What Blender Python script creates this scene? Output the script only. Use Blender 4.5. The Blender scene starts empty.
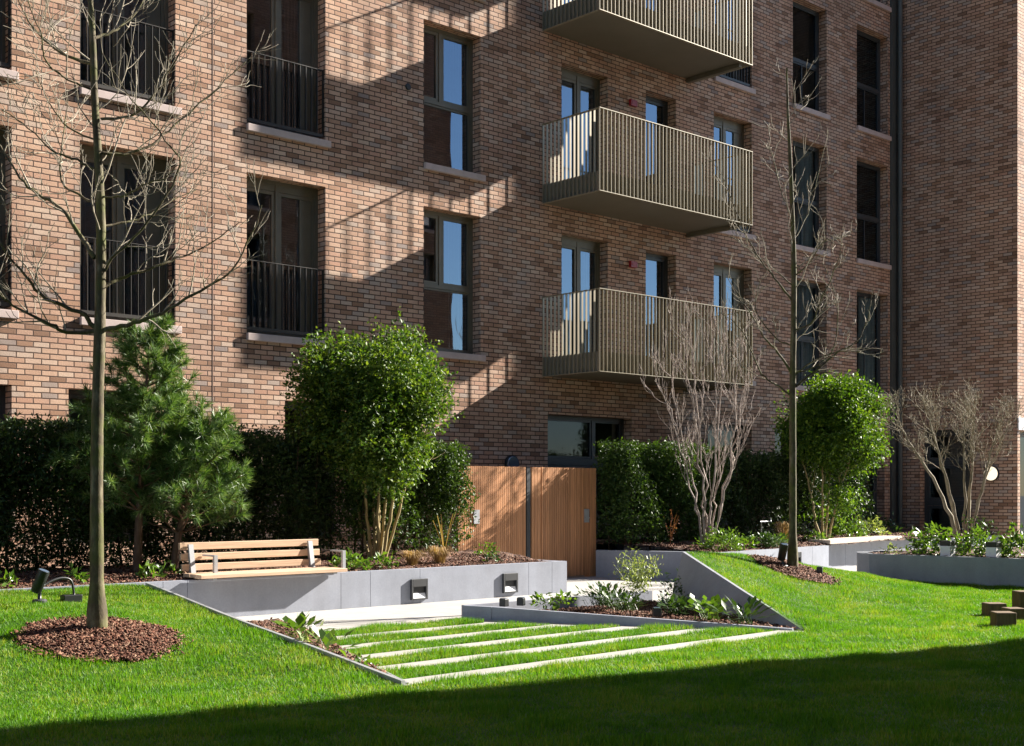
import bpy, math, random
import numpy as np
from mathutils import Vector
random.seed(7); RNG = np.random.default_rng(11)
S = bpy.context.scene
COL = S.collection
R = math.radians

# ------------------------------------------------------------------ helpers
class MB:
    def __init__(self): self.v = []; self.f = []; self.sm = []
    def add(self, vs, fs, smooth=False):
        n = len(self.v); self.v.extend([tuple(p) for p in vs])
        for f in fs: self.f.append(tuple(i + n for i in f)); self.sm.append(smooth)
    def box(self, x0, x1, y0, y1, z0, z1):
        self.add([(x0,y0,z0),(x1,y0,z0),(x1,y1,z0),(x0,y1,z0),(x0,y0,z1),(x1,y0,z1),(x1,y1,z1),(x0,y1,z1)],
                 [(0,3,2,1),(4,5,6,7),(0,1,5,4),(1,2,6,5),(2,3,7,6),(3,0,4,7)])
        return self
    def rbox(self, c, size, ang=0.0, tilt=None):
        """box centred on c, rotated about z by ang"""
        hx, hy, hz = size[0]/2, size[1]/2, size[2]/2
        ca, sa = math.cos(ang), math.sin(ang); vs = []
        for dz in (-hz, hz):
            for dx, dy in ((-hx,-hy),(hx,-hy),(hx,hy),(-hx,hy)):
                vs.append((c[0]+dx*ca-dy*sa, c[1]+dx*sa+dy*ca, c[2]+dz))
        self.add(vs, [(0,3,2,1),(4,5,6,7),(0,1,5,4),(1,2,6,5),(2,3,7,6),(3,0,4,7)])
        return self
    def prism(self, poly, z0, z1):
        n = len(poly)
        zt = z1 if callable(z1) else (lambda x, y: z1)
        vs = [(x,y,z0) for x,y in poly] + [(x,y,zt(x,y)) for x,y in poly]
        fs = [tuple(range(n-1,-1,-1)), tuple(range(n,2*n))]
        for i in range(n):
            j = (i+1) % n; fs.append((i,j,n+j,n+i))
        self.add(vs, fs); return self
    def tube(self, pts, rad, sides=6, cap=True):
        pts = [Vector(p) for p in pts]; n = len(pts)
        if not hasattr(rad, '__len__'): rad = [rad]*n
        up = Vector((0.31,0.17,0.93)); vs = []; fs = []
        for i,p in enumerate(pts):
            t = (pts[min(i+1,n-1)] - pts[max(i-1,0)])
            if t.length < 1e-9: t = Vector((0,0,1))
            t.normalize()
            a = t.cross(up)
            if a.length < 1e-3: a = t.cross(Vector((1,0,0)))
            a.normalize(); b = t.cross(a)
            for k in range(sides):
                w = 2*math.pi*k/sides
                vs.append(p + (a*math.cos(w)+b*math.sin(w))*rad[i])
        for i in range(n-1):
            for k in range(sides):
                k2 = (k+1)%sides
                fs.append((i*sides+k,i*sides+k2,(i+1)*sides+k2,(i+1)*sides+k))
        self.add(vs, fs, True)
        if cap:
            m = len(self.v) - len(vs)
            self.f.append(tuple(m+k for k in range(sides))); self.sm.append(False)
            self.f.append(tuple(m+(n-1)*sides+k for k in range(sides-1,-1,-1))); self.sm.append(False)
        return self
    def lathe(self, c, prof, axis='z', sides=20):
        """prof: list of (radius, height) ; axis z or y (-y out) or x (-x out)"""
        vs = []; fs = []
        for r,h in prof:
            for k in range(sides):
                w = 2*math.pi*k/sides; u, v = r*math.cos(w), r*math.sin(w)
                if axis == 'z': vs.append((c[0]+u, c[1]+v, c[2]+h))
                elif axis == 'y': vs.append((c[0]+u, c[1]-h, c[2]+v))
                else: vs.append((c[0]-h, c[1]-u, c[2]+v))
        n = len(prof)
        for i in range(n-1):
            for k in range(sides):
                k2 = (k+1)%sides
                fs.append((i*sides+k,i*sides+k2,(i+1)*sides+k2,(i+1)*sides+k))
        fs.append(tuple(range(sides-1,-1,-1))); fs.append(tuple((n-1)*sides+k for k in range(sides)))
        self.add(vs, fs, False); return self
    def build(self, name, mat, parent=None, bevel=0.0):
        o = raw(name, np.array(self.v, dtype=np.float32), self.f, mat, parent, self.sm)
        if bevel:
            m = o.modifiers.new('bevel','BEVEL'); m.width = bevel; m.segments = 2; m.limit_method = 'ANGLE'
        return o

def worldloc(o):
    p = Vector((0,0,0))
    while o is not None: p += o.location; o = o.parent
    return p

def raw(name, v, faces, mat, parent=None, smooth=None):
    me = bpy.data.meshes.new(name)
    if parent is not None:
        v = v - np.array(worldloc(parent), dtype=np.float32)
    if isinstance(faces, np.ndarray):
        nf, k = faces.shape
        me.vertices.add(len(v)); me.vertices.foreach_set('co', v.astype(np.float32).ravel())
        me.loops.add(nf*k); me.loops.foreach_set('vertex_index', faces.astype(np.int32).ravel())
        me.polygons.add(nf)
        me.polygons.foreach_set('loop_start', np.arange(0, nf*k, k, dtype=np.int32))
        me.polygons.foreach_set('loop_total', np.full(nf, k, dtype=np.int32))
        if smooth is True: me.polygons.foreach_set('use_smooth', np.ones(nf, dtype=bool))
        me.update(calc_edges=True)
    else:
        me.from_pydata([tuple(map(float,p)) for p in v], [], faces)
        if smooth is not None and smooth is not True:
            me.polygons.foreach_set('use_smooth', np.array(smooth, dtype=bool))
        me.update()
    me.validate()
    me.materials.append(mat)
    o = bpy.data.objects.new(name, me); COL.objects.link(o)
    if parent is not None: o.parent = parent
    return o

def empty(name, loc):
    o = bpy.data.objects.new(name, None); COL.objects.link(o); o.location = loc; o.empty_display_size = .1
    return o
def tag(o, label=None, cat=None, group=None, kind=None):
    if label: o['label'] = label
    if cat: o['category'] = cat
    if group: o['group'] = group
    if kind: o['kind'] = kind
    return o
def struct(o): o['kind'] = 'structure'; return o

def catmull(pts, k=4):
    P=[Vector(p) for p in pts]; P=[P[0]*2-P[1]]+P+[P[-1]*2-P[-2]]; out=[]
    for i in range(1,len(P)-2):
        for j in range(k):
            t=j/k; a,b,c,d=P[i-1],P[i],P[i+1],P[i+2]
            out.append(.5*((2*b)+(c-a)*t+(2*a-5*b+4*c-d)*t*t+(3*b-a-3*c+d)*t**3))
    out.append(P[-2]); return out
# ------------------------------------------------------------------ materials
def newmat(name):
    m = bpy.data.materials.new(name); m.use_nodes = True
    nt = m.node_tree; b = nt.nodes['Principled BSDF']
    return m, nt, b
def N(nt, t, **kw):
    n = nt.nodes.new(t)
    for k,v in kw.items(): setattr(n, k, v)
    return n
def ramp(nt, stops, fac=None, interp='LINEAR'):
    r = N(nt,'ShaderNodeValToRGB'); cr = r.color_ramp; cr.interpolation = interp
    while len(cr.elements) < len(stops): cr.elements.new(0.5)
    for e,(p,c) in zip(cr.elements, stops):
        e.position = p; e.color = (*c,1) if len(c)==3 else c
    if fac is not None: nt.links.new(fac, r.inputs[0])
    return r
def noise(nt, scale, detail=4, rough=.55, vec=None, dim='3D'):
    n = N(nt,'ShaderNodeTexNoise'); n.inputs['Scale'].default_value = scale
    n.inputs['Detail'].default_value = detail; n.inputs['Roughness'].default_value = rough
    if vec is None:
        tc = N(nt,'ShaderNodeTexCoord'); vec = tc.outputs['Object']
    nt.links.new(vec, n.inputs['Vector']); return n
def mixc(nt, a, b, fac, mode='MIX'):
    m = N(nt,'ShaderNodeMix', data_type='RGBA', blend_type=mode)
    for s,v in ((m.inputs[6],a),(m.inputs[7],b)):
        if hasattr(v,'is_linked') or hasattr(v,'node'): nt.links.new(v, s)
        else: s.default_value = (*v,1)
    if hasattr(fac,'node'): nt.links.new(fac, m.inputs[0])
    else: m.inputs[0].default_value = fac
    return m.outputs[2]
def bump(nt, b, h, strength=.3, dist=.01):
    n = N(nt,'ShaderNodeBump'); n.inputs['Strength'].default_value = strength; n.inputs['Distance'].default_value = dist
    nt.links.new(h, n.inputs['Height']); nt.links.new(n.outputs[0], b.inputs['Normal']); return n

def simple(name, c, rough=.5, metal=0, var=.12, scale=6, bmp=.05, spec=.5):
    m, nt, b = newmat(name)
    n = noise(nt, scale, 5)
    lo = tuple(x*(1-var) for x in c); hi = tuple(min(1,x*(1+var)) for x in c)
    r = ramp(nt, [(.3,lo),(.7,hi)], n.outputs[0])
    nt.links.new(r.outputs[0], b.inputs['Base Color'])
    b.inputs['Roughness'].default_value = rough; b.inputs['Metallic'].default_value = metal
    b.inputs['Specular IOR Level'].default_value = spec
    n2 = noise(nt, scale*12, 3)
    if bmp: bump(nt, b, n2.outputs[0], bmp, .004)
    return m

def brick_mat():
    m, nt, b = newmat('brick')
    L = nt.links
    g = N(nt,'ShaderNodeNewGeometry'); sp = N(nt,'ShaderNodeSeparateXYZ'); L.new(g.outputs['Position'], sp.inputs[0])
    sn = N(nt,'ShaderNodeSeparateXYZ'); L.new(g.outputs['True Normal'], sn.inputs[0])
    def absgt(o):
        a = N(nt,'ShaderNodeMath', operation='ABSOLUTE'); L.new(o, a.inputs[0])
        c = N(nt,'ShaderNodeMath', operation='GREATER_THAN'); L.new(a.outputs[0], c.inputs[0]); c.inputs[1].default_value = .6
        return c.outputs[0]
    def mixf(a, b_, f):
        x = N(nt,'ShaderNodeMix', data_type='FLOAT'); L.new(f, x.inputs[0]); L.new(a, x.inputs[2]); L.new(b_, x.inputs[3]); return x.outputs[0]
    u = mixf(sp.outputs['X'], sp.outputs['Y'], absgt(sn.outputs['X']))
    v = mixf(sp.outputs['Z'], sp.outputs['Y'], absgt(sn.outputs['Z']))
    cv = N(nt,'ShaderNodeCombineXYZ'); L.new(u, cv.inputs[0]); L.new(v, cv.inputs[1])
    # slight unevenness of the coursing
    wn = N(nt,'ShaderNodeTexNoise'); wn.inputs['Scale'].default_value = 9; wn.inputs['Detail'].default_value = 2
    L.new(cv.outputs[0], wn.inputs['Vector'])
    sub = N(nt,'ShaderNodeVectorMath', operation='SUBTRACT'); L.new(wn.outputs['Color'], sub.inputs[0]); sub.inputs[1].default_value = (.5,.5,.5)
    sc = N(nt,'ShaderNodeVectorMath', operation='SCALE'); L.new(sub.outputs[0], sc.inputs[0]); sc.inputs['Scale'].default_value = .010
    ad = N(nt,'ShaderNodeVectorMath', operation='ADD'); L.new(cv.outputs[0], ad.inputs[0]); L.new(sc.outputs[0], ad.inputs[1])
    t = N(nt,'ShaderNodeTexBrick'); t.offset = .5; t.squash = 1
    L.new(ad.outputs[0], t.inputs['Vector'])
    t.inputs['Color1'].default_value = (0,0,0,1); t.inputs['Color2'].default_value = (1,1,1,1); t.inputs['Mortar'].default_value = (.5,.5,.5,1)
    t.inputs['Scale'].default_value = 1; t.inputs['Mortar Size'].default_value = .0092; t.inputs['Mortar Smooth'].default_value = .25
    t.inputs['Bias'].default_value = 0; t.inputs['Brick Width'].default_value = .225; t.inputs['Row Height'].default_value = .075
    bw = N(nt,'ShaderNodeRGBToBW'); L.new(t.outputs['Color'], bw.inputs[0])
    cr = ramp(nt, [(0,(.25,.145,.095)),(.08,(.38,.225,.145)),(.25,(.50,.315,.22)),(.50,(.58,.395,.285)),(.7,(.48,.28,.195)),(.86,(.60,.445,.34)),(.95,(.44,.345,.285)),(1,(.30,.24,.215))], bw.outputs[0])
    big = N(nt,'ShaderNodeTexNoise'); big.inputs['Scale'].default_value = .8; big.inputs['Detail'].default_value = 5; L.new(cv.outputs[0], big.inputs['Vector'])
    bigr = ramp(nt, [(.3,(.84,.84,.86)),(.7,(1.08,1.04,1.0))], big.outputs[0])
    c1 = mixc(nt, cr.outputs[0], bigr.outputs[0], 1.0, 'MULTIPLY')
    fine = N(nt,'ShaderNodeTexNoise'); fine.inputs['Scale'].default_value = 60; fine.inputs['Detail'].default_value = 4; L.new(cv.outputs[0], fine.inputs['Vector'])
    fr = ramp(nt, [(.25,(.8,.8,.8)),(.75,(1.15,1.15,1.15))], fine.outputs[0])
    c2 = mixc(nt, c1, fr.outputs[0], 1.0, 'MULTIPLY')
    # pale salts and faint rain streaks
    smp = N(nt,'ShaderNodeMapping'); L.new(cv.outputs[0], smp.inputs[0]); smp.inputs['Scale'].default_value = (1.6,.18,1)
    sn_ = N(nt,'ShaderNodeTexNoise'); sn_.inputs['Scale'].default_value = 1.5; sn_.inputs['Detail'].default_value = 6; L.new(smp.outputs[0], sn_.inputs['Vector'])
    sr = ramp(nt, [(.36,(.78,.76,.75)),(.5,(1,1,1))], sn_.outputs[0]); c2 = mixc(nt, c2, sr.outputs[0], .7, 'MULTIPLY')
    en = N(nt,'ShaderNodeTexNoise'); en.inputs['Scale'].default_value = .45; en.inputs['Detail'].default_value = 8; en.inputs['Roughness'].default_value = .7; L.new(cv.outputs[0], en.inputs['Vector'])
    er = ramp(nt, [(.56,(0,0,0)),(.70,(.30,.30,.30))], en.outputs[0]); c2 = mixc(nt, c2, (.52,.46,.42), er.outputs[0])
    c3 = mixc(nt, c2, (.080,.051,.038), t.outputs['Fac'])
    L.new(c3, b.inputs['Base Color']); b.inputs['Roughness'].default_value = .85; b.inputs['Specular IOR Level'].default_value = .25
    inv = N(nt,'ShaderNodeMath', operation='SUBTRACT'); inv.inputs[0].default_value = 1; L.new(t.outputs['Fac'], inv.inputs[1])
    ma = N(nt,'ShaderNodeMath', operation='MULTIPLY_ADD'); L.new(fine.outputs[0], ma.inputs[0]); ma.inputs[1].default_value = .30; L.new(inv.outputs[0], ma.inputs[2])
    bump(nt, b, ma.outputs[0], .8, .008)
    return m

def glass_mat(name, tint=(.012,.014,.016), rough=.015, ior=2.7):
    m, nt, b = newmat(name)
    b.inputs['Base Color'].default_value = (*tint,1); b.inputs['Roughness'].default_value = rough
    b.inputs['IOR'].default_value = ior
    n = noise(nt, 1.3, 1); bump(nt, b, n.outputs[0], .06, .02)
    return m
def pane_mat(name, ior=3.0, tint=(.55,.62,.62), refl=(.66,.82,1)):
    """coated glazing: tinted see-through sheet with a bluish mirror coat"""
    m, nt, b = newmat(name); L = nt.links
    n = noise(nt, 1.1, 1); bp = N(nt,'ShaderNodeBump'); bp.inputs['Strength'].default_value = .07; bp.inputs['Distance'].default_value = .02; L.new(n.outputs[0], bp.inputs['Height'])
    f = N(nt,'ShaderNodeFresnel'); f.inputs['IOR'].default_value = ior
    t = N(nt,'ShaderNodeBsdfTransparent'); t.inputs[0].default_value = (*tint,1)
    g = N(nt,'ShaderNodeBsdfGlossy'); g.inputs[0].default_value = (*refl,1); g.inputs['Roughness'].default_value = .012; L.new(bp.outputs[0], g.inputs['Normal'])
    x = N(nt,'ShaderNodeMixShader'); L.new(f.outputs[0], x.inputs[0]); L.new(t.outputs[0], x.inputs[1]); L.new(g.outputs[0], x.inputs[2])
    L.new(x.outputs[0], nt.nodes['Material Output'].inputs[0]); return m

def leaf_mat(name, cols, rough=.38, trans=.3, spec=.5):
    m, nt, b = newmat(name); L = nt.links
    g = N(nt,'ShaderNodeNewGeometry')
    r = ramp(nt, [(i/(len(cols)-1),c) for i,c in enumerate(cols)], g.outputs['Random Per Island'])
    L.new(r.outputs[0], b.inputs['Base Color']); b.inputs['Roughness'].default_value = rough
    b.inputs['Specular IOR Level'].default_value = spec
    tr = N(nt,'ShaderNodeBsdfTranslucent')
    tc = mixc(nt, r.outputs[0], (1.5,1.45,.5), 1.0, 'MULTIPLY'); L.new(tc, tr.inputs[0])
    mx = N(nt,'ShaderNodeMixShader'); mx.inputs[0].default_value = trans
    L.new(b.outputs[0], mx.inputs[1]); L.new(tr.outputs[0], mx.inputs[2])
    L.new(mx.outputs[0], nt.nodes['Material Output'].inputs[0])
    return m

def grass_mat(name, blade=True):
    m, nt, b = newmat(name); L = nt.links
    g = N(nt,'ShaderNodeNewGeometry')
    n = noise(nt, 1.1, 4, .6, g.outputs['Position'])
    n2 = noise(nt, 7, 3, .6, g.outputs['Position'])
    ad = N(nt,'ShaderNodeMath', operation='MULTIPLY_ADD'); L.new(n2.outputs[0], ad.inputs[0]); ad.inputs[1].default_value = .6; L.new(n.outputs[0], ad.inputs[2])
    if blade:
        a2 = N(nt,'ShaderNodeMath', operation='MULTIPLY_ADD'); L.new(g.outputs['Random Per Island'], a2.inputs[0]); a2.inputs[1].default_value = .45; L.new(ad.outputs[0], a2.inputs[2])
        src = a2.outputs[0]; st = [(.55,(.028,.085,.007)),(.85,(.065,.165,.010)),(1.1,(.105,.225,.013)),(1.0,(.085,.20,.012))]
        st = [(.40,(.016,.068,.003)),(.62,(.046,.148,.004)),(.84,(.086,.212,.006)),(.97,(.13,.245,.012)),(1.0,(.21,.26,.04))]
    else:
        src = ad.outputs[0]; st = [(.4,(.016,.050,.004)),(.7,(.028,.080,.006)),(.95,(.045,.105,.008))]
    dv = N(nt,'ShaderNodeMath', operation='MULTIPLY'); L.new(src, dv.inputs[0]); dv.inputs[1].default_value = .82
    r = ramp(nt, st, dv.outputs[0])
    L.new(r.outputs[0], b.inputs['Base Color']); b.inputs['Roughness'].default_value = .55; b.inputs['Specular IOR Level'].default_value = .3
    if blade:
        tr = N(nt,'ShaderNodeBsdfTranslucent'); tc = mixc(nt, r.outputs[0], (1.4,1.4,.6), 1.0, 'MULTIPLY'); L.new(tc, tr.inputs[0])
        mx = N(nt,'ShaderNodeMixShader'); mx.inputs[0].default_value = .4
        L.new(b.outputs[0], mx.inputs[1]); L.new(tr.outputs[0], mx.inputs[2]); L.new(mx.outputs[0], nt.nodes['Material Output'].inputs[0])
    return m

def wood_mat(name, c, axis='X', rough=.5, var=.25):
    m, nt, b = newmat(name); L = nt.links
    tc = N(nt,'ShaderNodeTexCoord'); mp = N(nt,'ShaderNodeMapping'); L.new(tc.outputs['Object'], mp.inputs[0])
    mp.inputs['Scale'].default_value = (1.2,22,22) if axis=='X' else (26,26,1.0)
    n = noise(nt, 2.2, 6, .6, mp.outputs[0])
    g = N(nt,'ShaderNodeNewGeometry')
    r = ramp(nt, [(.3,tuple(x*(1-var) for x in c)),(.7,tuple(x*(1+var*.6) for x in c))], n.outputs[0])
    r2 = ramp(nt, [(0,(.80,.78,.76)),(1,(1.15,1.15,1.15))], g.outputs['Random Per Island'])
    L.new(mixc(nt, r.outputs[0], r2.outputs[0], 1.0, 'MULTIPLY'), b.inputs['Base Color'])
    b.inputs['Roughness'].default_value = rough; b.inputs['Specular IOR Level'].default_value = .3
    bump(nt, b, n.outputs[0], .15, .004); return m

def bark_mat(name, cols, scale=14, bmp=.5, zs=.35, green=None):
    m, nt, b = newmat(name); L = nt.links
    g = N(nt,'ShaderNodeNewGeometry'); mp = N(nt,'ShaderNodeMapping'); L.new(g.outputs['Position'], mp.inputs[0]); mp.inputs['Scale'].default_value = (1,1,zs)
    n = noise(nt, scale, 6, .65, mp.outputs[0])
    r = ramp(nt, [(.25+.5*i/(len(cols)-1),c) for i,c in enumerate(cols)], n.outputs[0])
    src = r.outputs[0]
    if green:
        n2 = noise(nt, 5, 4, .6, g.outputs['Position']); r2 = ramp(nt, [(.45,(0,0,0)),(.65,(1,1,1))], n2.outputs[0])
        src = mixc(nt, src, green, r2.outputs[0])
    L.new(src, b.inputs['Base Color']); b.inputs['Roughness'].default_value = .8; b.inputs['Specular IOR Level'].default_value = .25
    bump(nt, b, n.outputs[0], bmp, .01); return m

def paving_mat(name, c, w, h, ang=0, joint=(.25,.24,.22)):
    m, nt, b = newmat(name); L = nt.links
    g = N(nt,'ShaderNodeNewGeometry')
    t = N(nt,'ShaderNodeTexBrick'); t.offset = .5
    L.new(g.outputs['Position'], t.inputs['Vector'])
    t.inputs['Color1'].default_value = (0,0,0,1); t.inputs['Color2'].default_value = (1,1,1,1)
    t.inputs['Scale'].default_value = 1; t.inputs['Mortar Size'].default_value = .004; t.inputs['Brick Width'].default_value = w; t.inputs['Row Height'].default_value = h
    r = ramp(nt, [(0,tuple(x*.9 for x in c)),(1,tuple(x*1.06 for x in c))], t.outputs['Color'])
    n = noise(nt, 3, 6, .65, g.outputs['Position']); r2 = ramp(nt, [(.3,(.88,.87,.86)),(.7,(1.05,1.05,1.05))], n.outputs[0])
    n3 = noise(nt, 120, 3, .6, g.outputs['Position']); r3 = ramp(nt, [(.3,(.85,.85,.85)),(.7,(1.1,1.1,1.1))], n3.outputs[0])
    c1 = mixc(nt, r.outputs[0], r2.outputs[0], 1, 'MULTIPLY'); c1 = mixc(nt, c1, r3.outputs[0], 1, 'MULTIPLY')
    L.new(mixc(nt, c1, joint, t.outputs['Fac']), b.inputs['Base Color']); b.inputs['Roughness'].default_value = .75
    bump(nt, b, n3.outputs[0], .15, .003); return m

def mulch_mat(name):
    m, nt, b = newmat(name); L = nt.links
    g = N(nt,'ShaderNodeNewGeometry')
    v = N(nt,'ShaderNodeTexVoronoi'); v.inputs['Scale'].default_value = 38; L.new(g.outputs['Position'], v.inputs['Vector'])
    bw = N(nt,'ShaderNodeRGBToBW'); L.new(v.outputs['Color'], bw.inputs[0])
    r = ramp(nt, [(.15,(.030,.014,.009)),(.5,(.10,.045,.026)),(.8,(.19,.095,.055)),(1,(.27,.16,.10))], bw.outputs[0])
    L.new(r.outputs[0], b.inputs['Base Color']); b.inputs['Roughness'].default_value = .85
    bump(nt, b, v.outputs['Distance'], .9, .03); return m

def concrete_panel(name, c):
    m, nt, b = newmat(name); L = nt.links
    n = noise(nt, 2.2, 6, .65); n2 = noise(nt, 45, 4)
    r = ramp(nt, [(.28,tuple(x*.82 for x in c)),(.72,tuple(x*1.1 for x in c))], n.outputs[0])
    r2 = ramp(nt, [(.3,(.93,.93,.93)),(.7,(1.05,1.05,1.05))], n2.outputs[0])
    g = N(nt,'ShaderNodeNewGeometry'); mp = N(nt,'ShaderNodeMapping'); L.new(g.outputs['Position'], mp.inputs[0]); mp.inputs['Scale'].default_value = (2.2,2.2,.45)
    n4 = noise(nt, 2.0, 5, .6, mp.outputs[0]); r4 = ramp(nt, [(.36,(.84,.83,.82)),(.6,(1,1,1))], n4.outputs[0])
    c_ = mixc(nt, mixc(nt, r.outputs[0], r2.outputs[0], 1, 'MULTIPLY'), r4.outputs[0], .6, 'MULTIPLY')
    L.new(c_, b.inputs['Base Color']); b.inputs['Roughness'].default_value = .6
    bump(nt, b, n2.outputs[0], .08, .003); return m

M = {}
M['brick'] = brick_mat()
M['frame'] = simple('bronze_frame', (.15,.135,.10), .45, .2, .1, 4, .0)
M['dframe'] = simple('dark_frame', (.055,.060,.064), .45, .2, .1, 4, .0)
M['glass'] = pane_mat('window_glass')
M['glasst'] = pane_mat('side_glass', 1.8, (.42,.50,.52), (.7,.85,.95))
M['curtain'] = simple('curtain', (.52,.52,.50), .9, 0, .1, 3, 0)
M['blind'] = simple('pale_blind', (.72,.74,.72), .9, 0, .08, 3, 0)
M['room'] = simple('room_wall', (.34,.33,.31), .9, 0, .1, 1, 0)
M['glass0'] = pane_mat('plain_glass', 1.4, (.6,.65,.65), (.8,.9,1))
M['sill'] = simple('precast_sill', (.50,.40,.37), .7, 0, .12, 5, .1)
M['rail'] = simple('balustrade_dark', (.060,.056,.052), .4, .4, .1, 4, 0)
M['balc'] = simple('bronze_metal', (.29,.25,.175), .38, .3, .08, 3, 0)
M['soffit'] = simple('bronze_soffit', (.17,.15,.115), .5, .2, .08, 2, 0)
M['pipe'] = simple('grey_green_metal', (.075,.082,.078), .5, .2, .1, 3, 0)
M['joint'] = simple('joint_sealant', (.19,.115,.085), .8, 0, .1, 10, 0)
M['grass'] = grass_mat('grass_blades'); M['turf'] = grass_mat('turf_base', False)
M['path'] = paving_mat('pale_flags', (.40,.385,.36), .9, .6)
M['strip'] = paving_mat('paving_strips', (.36,.345,.315), 1.25, 7.0)
M['asphalt'] = simple('ground', (.09,.085,.08), .9, 0, .2, 2, .2)
M['mulch'] = mulch_mat('mulch')
M['chips'] = leaf_mat('bark_chips', [(.030,.011,.007),(.085,.031,.018),(.14,.055,.032),(.075,.028,.017),(.20,.10,.06),(.05,.02,.012),(.27,.17,.11),(.10,.038,.022)], .8, 0, .2)
M['conc'] = concrete_panel('grey_panel', (.27,.29,.345))
M['conc2'] = concrete_panel('steel_grey', (.28,.295,.33))
M['steel'] = simple('galvanised', (.42,.43,.45), .45, .5, .1, 5, 0)
M['bench'] = wood_mat('pale_timber', (.64,.45,.31), 'X', .55, .22)
M['benchg'] = wood_mat('silvered_timber', (.62,.54,.45), 'X', .6, .15)
M['gate'] = wood_mat('cedar_slats', (.52,.255,.12), 'Z', .5, .3)
M['log'] = wood_mat('weathered_oak', (.16,.105,.055), 'Z', .8, .4)
M['black'] = simple('black_fitting', (.016,.018,.020), .4, .1, .1, 8, 0)
M['dgrey'] = simple('dark_grey_fitting', (.05,.052,.055), .45, .2, .1, 8, 0)
M['white'] = simple('white_enamel', (.75,.76,.78), .4, 0, .04, 8, 0)
M['red'] = simple('red_plastic', (.32,.015,.02), .4, 0, .05, 8, 0)
M['lens'] = glass_mat('lamp_lens', (.10,.14,.20), .1)
M['bark'] = bark_mat('ash_bark', [(.030,.024,.014),(.085,.068,.040),(.22,.19,.125)], 16, .7, .4, (.085,.09,.025))
M['twig'] = bark_mat('twig_bark', [(.13,.11,.08),(.28,.245,.185),(.45,.41,.34)], 10, .3, .6)
M['purple'] = bark_mat('red_twig', [(.16,.125,.105),(.33,.27,.235),(.48,.41,.37)], 12, .4, .5)
M['tan'] = bark_mat('tan_bark', [(.17,.13,.06),(.32,.25,.12),(.43,.36,.20)], 16, .4, .3)
M['grey_bark'] = bark_mat('grey_bark', [(.12,.10,.065),(.26,.225,.155),(.42,.37,.29)], 14, .4, .4)
M['pinebark'] = bark_mat('pine_bark', [(.05,.03,.02),(.12,.07,.045),(.20,.13,.09)], 14, .7, .4)
M['dark_stem'] = bark_mat('dark_stem', [(.02,.014,.010),(.05,.035,.022),(.09,.06,.04)], 14, .4, .4)
M['laurel'] = leaf_mat('bright_evergreen', [(.022,.058,.010),(.042,.096,.012),(.074,.140,.016),(.15,.215,.03),(.028,.068,.012)], .52, .32, .32)
M['laurel2'] = leaf_mat('round_evergreen', [(.022,.060,.008),(.045,.105,.010),(.085,.165,.014),(.15,.235,.02)], .52, .32, .32)
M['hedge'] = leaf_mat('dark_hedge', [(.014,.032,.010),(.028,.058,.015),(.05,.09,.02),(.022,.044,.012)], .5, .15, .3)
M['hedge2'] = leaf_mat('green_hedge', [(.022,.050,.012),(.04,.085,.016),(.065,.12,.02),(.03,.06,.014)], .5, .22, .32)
M['needle'] = leaf_mat('pine_needles', [(.030,.075,.018),(.06,.135,.026),(.11,.205,.045),(.26,.34,.16)], .42, .2)
M['herb'] = leaf_mat('herb_leaf', [(.045,.10,.014),(.08,.16,.02),(.13,.22,.03)], .4, .3)
M['herbd'] = leaf_mat('dark_herb', [(.018,.045,.012),(.035,.08,.016),(.06,.12,.025)], .45, .2, .4)
M['bluegrass'] = leaf_mat('blue_grass', [(.09,.13,.10),(.14,.19,.14),(.20,.25,.19)], .5, .2)
M['straw'] = leaf_mat('dry_grass', [(.22,.13,.06),(.34,.22,.11),(.42,.31,.19)], .7, .2, .2)
M['silver'] = leaf_mat('pale_leaf', [(.11,.16,.05),(.20,.26,.10),(.34,.38,.22)], .4, .3)
M['rust'] = leaf_mat('dead_leaf', [(.08,.03,.02),(.16,.07,.04),(.22,.10,.06)], .7, .2, .2)

def emit_mat(name, c, s):
    m, nt, b = newmat(name); b.inputs['Base Color'].default_value = (*c,1)
    b.inputs['Emission Color'].default_value = (*c,1); b.inputs['Emission Strength'].default_value = s; return m
M['lamp'] = emit_mat('lit_disc', (1,.86,.62), .30)

# ------------------------------------------------------------------ terrain
def ss(a, b, x):
    t = np.clip((x-a)/(b-a), 0, 1); return t*t*(3-2*t)
def xe(y):  return np.where(y > 7.6, 5.88 + (y-7.6)*0.1364, 5.88)                 # steel edge of the left mound
def xw(y):  return 11.29 + (y-7.8)*0.5476                                         # leaning wall of the right mound
def h_left(x, y):
    k = ss(6.2, 5.0, x)                                   # bank is steeper round the near tree
    base = .41*((1-k)*np.clip((y-7.6)/5.5, 0, 1.0) + k*ss(8.55, 11.4, y)*(.9+.1*np.clip((y-11.4)/1.7,0,1)))
    return base*(1-.34*ss(5.2, 2.6, x)) + .02 + .012*np.sin(x*1.7+1)*np.sin(y*1.3)
def h_right(x, y):
    base = .645*np.clip((y-7.8)/2.94, 0, 1.0)**(1+1.2*np.clip((x-xw(y))/1.6,0,1))
    return base*np.clip(1-np.clip((x-12.9+.25*(10.74-y))/5.4,0,1)**1.35, 0, 1) + .02 + .012*np.sin(x*1.5)*np.sin(y*1.2+.5)
def h_front(x, y):
    return .02 + .012*np.sin(x*1.6+.4)*np.sin(y*1.3) + 0*x
ISL = [(18.42,11.45),(18.55,11.75),(18.85,11.95),(25.5,12.1),(25.8,11.9),(25.8,4.6),(25.6,4.4),(19.5,4.4),(19.3,4.6),(18.85,8.2)]
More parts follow.
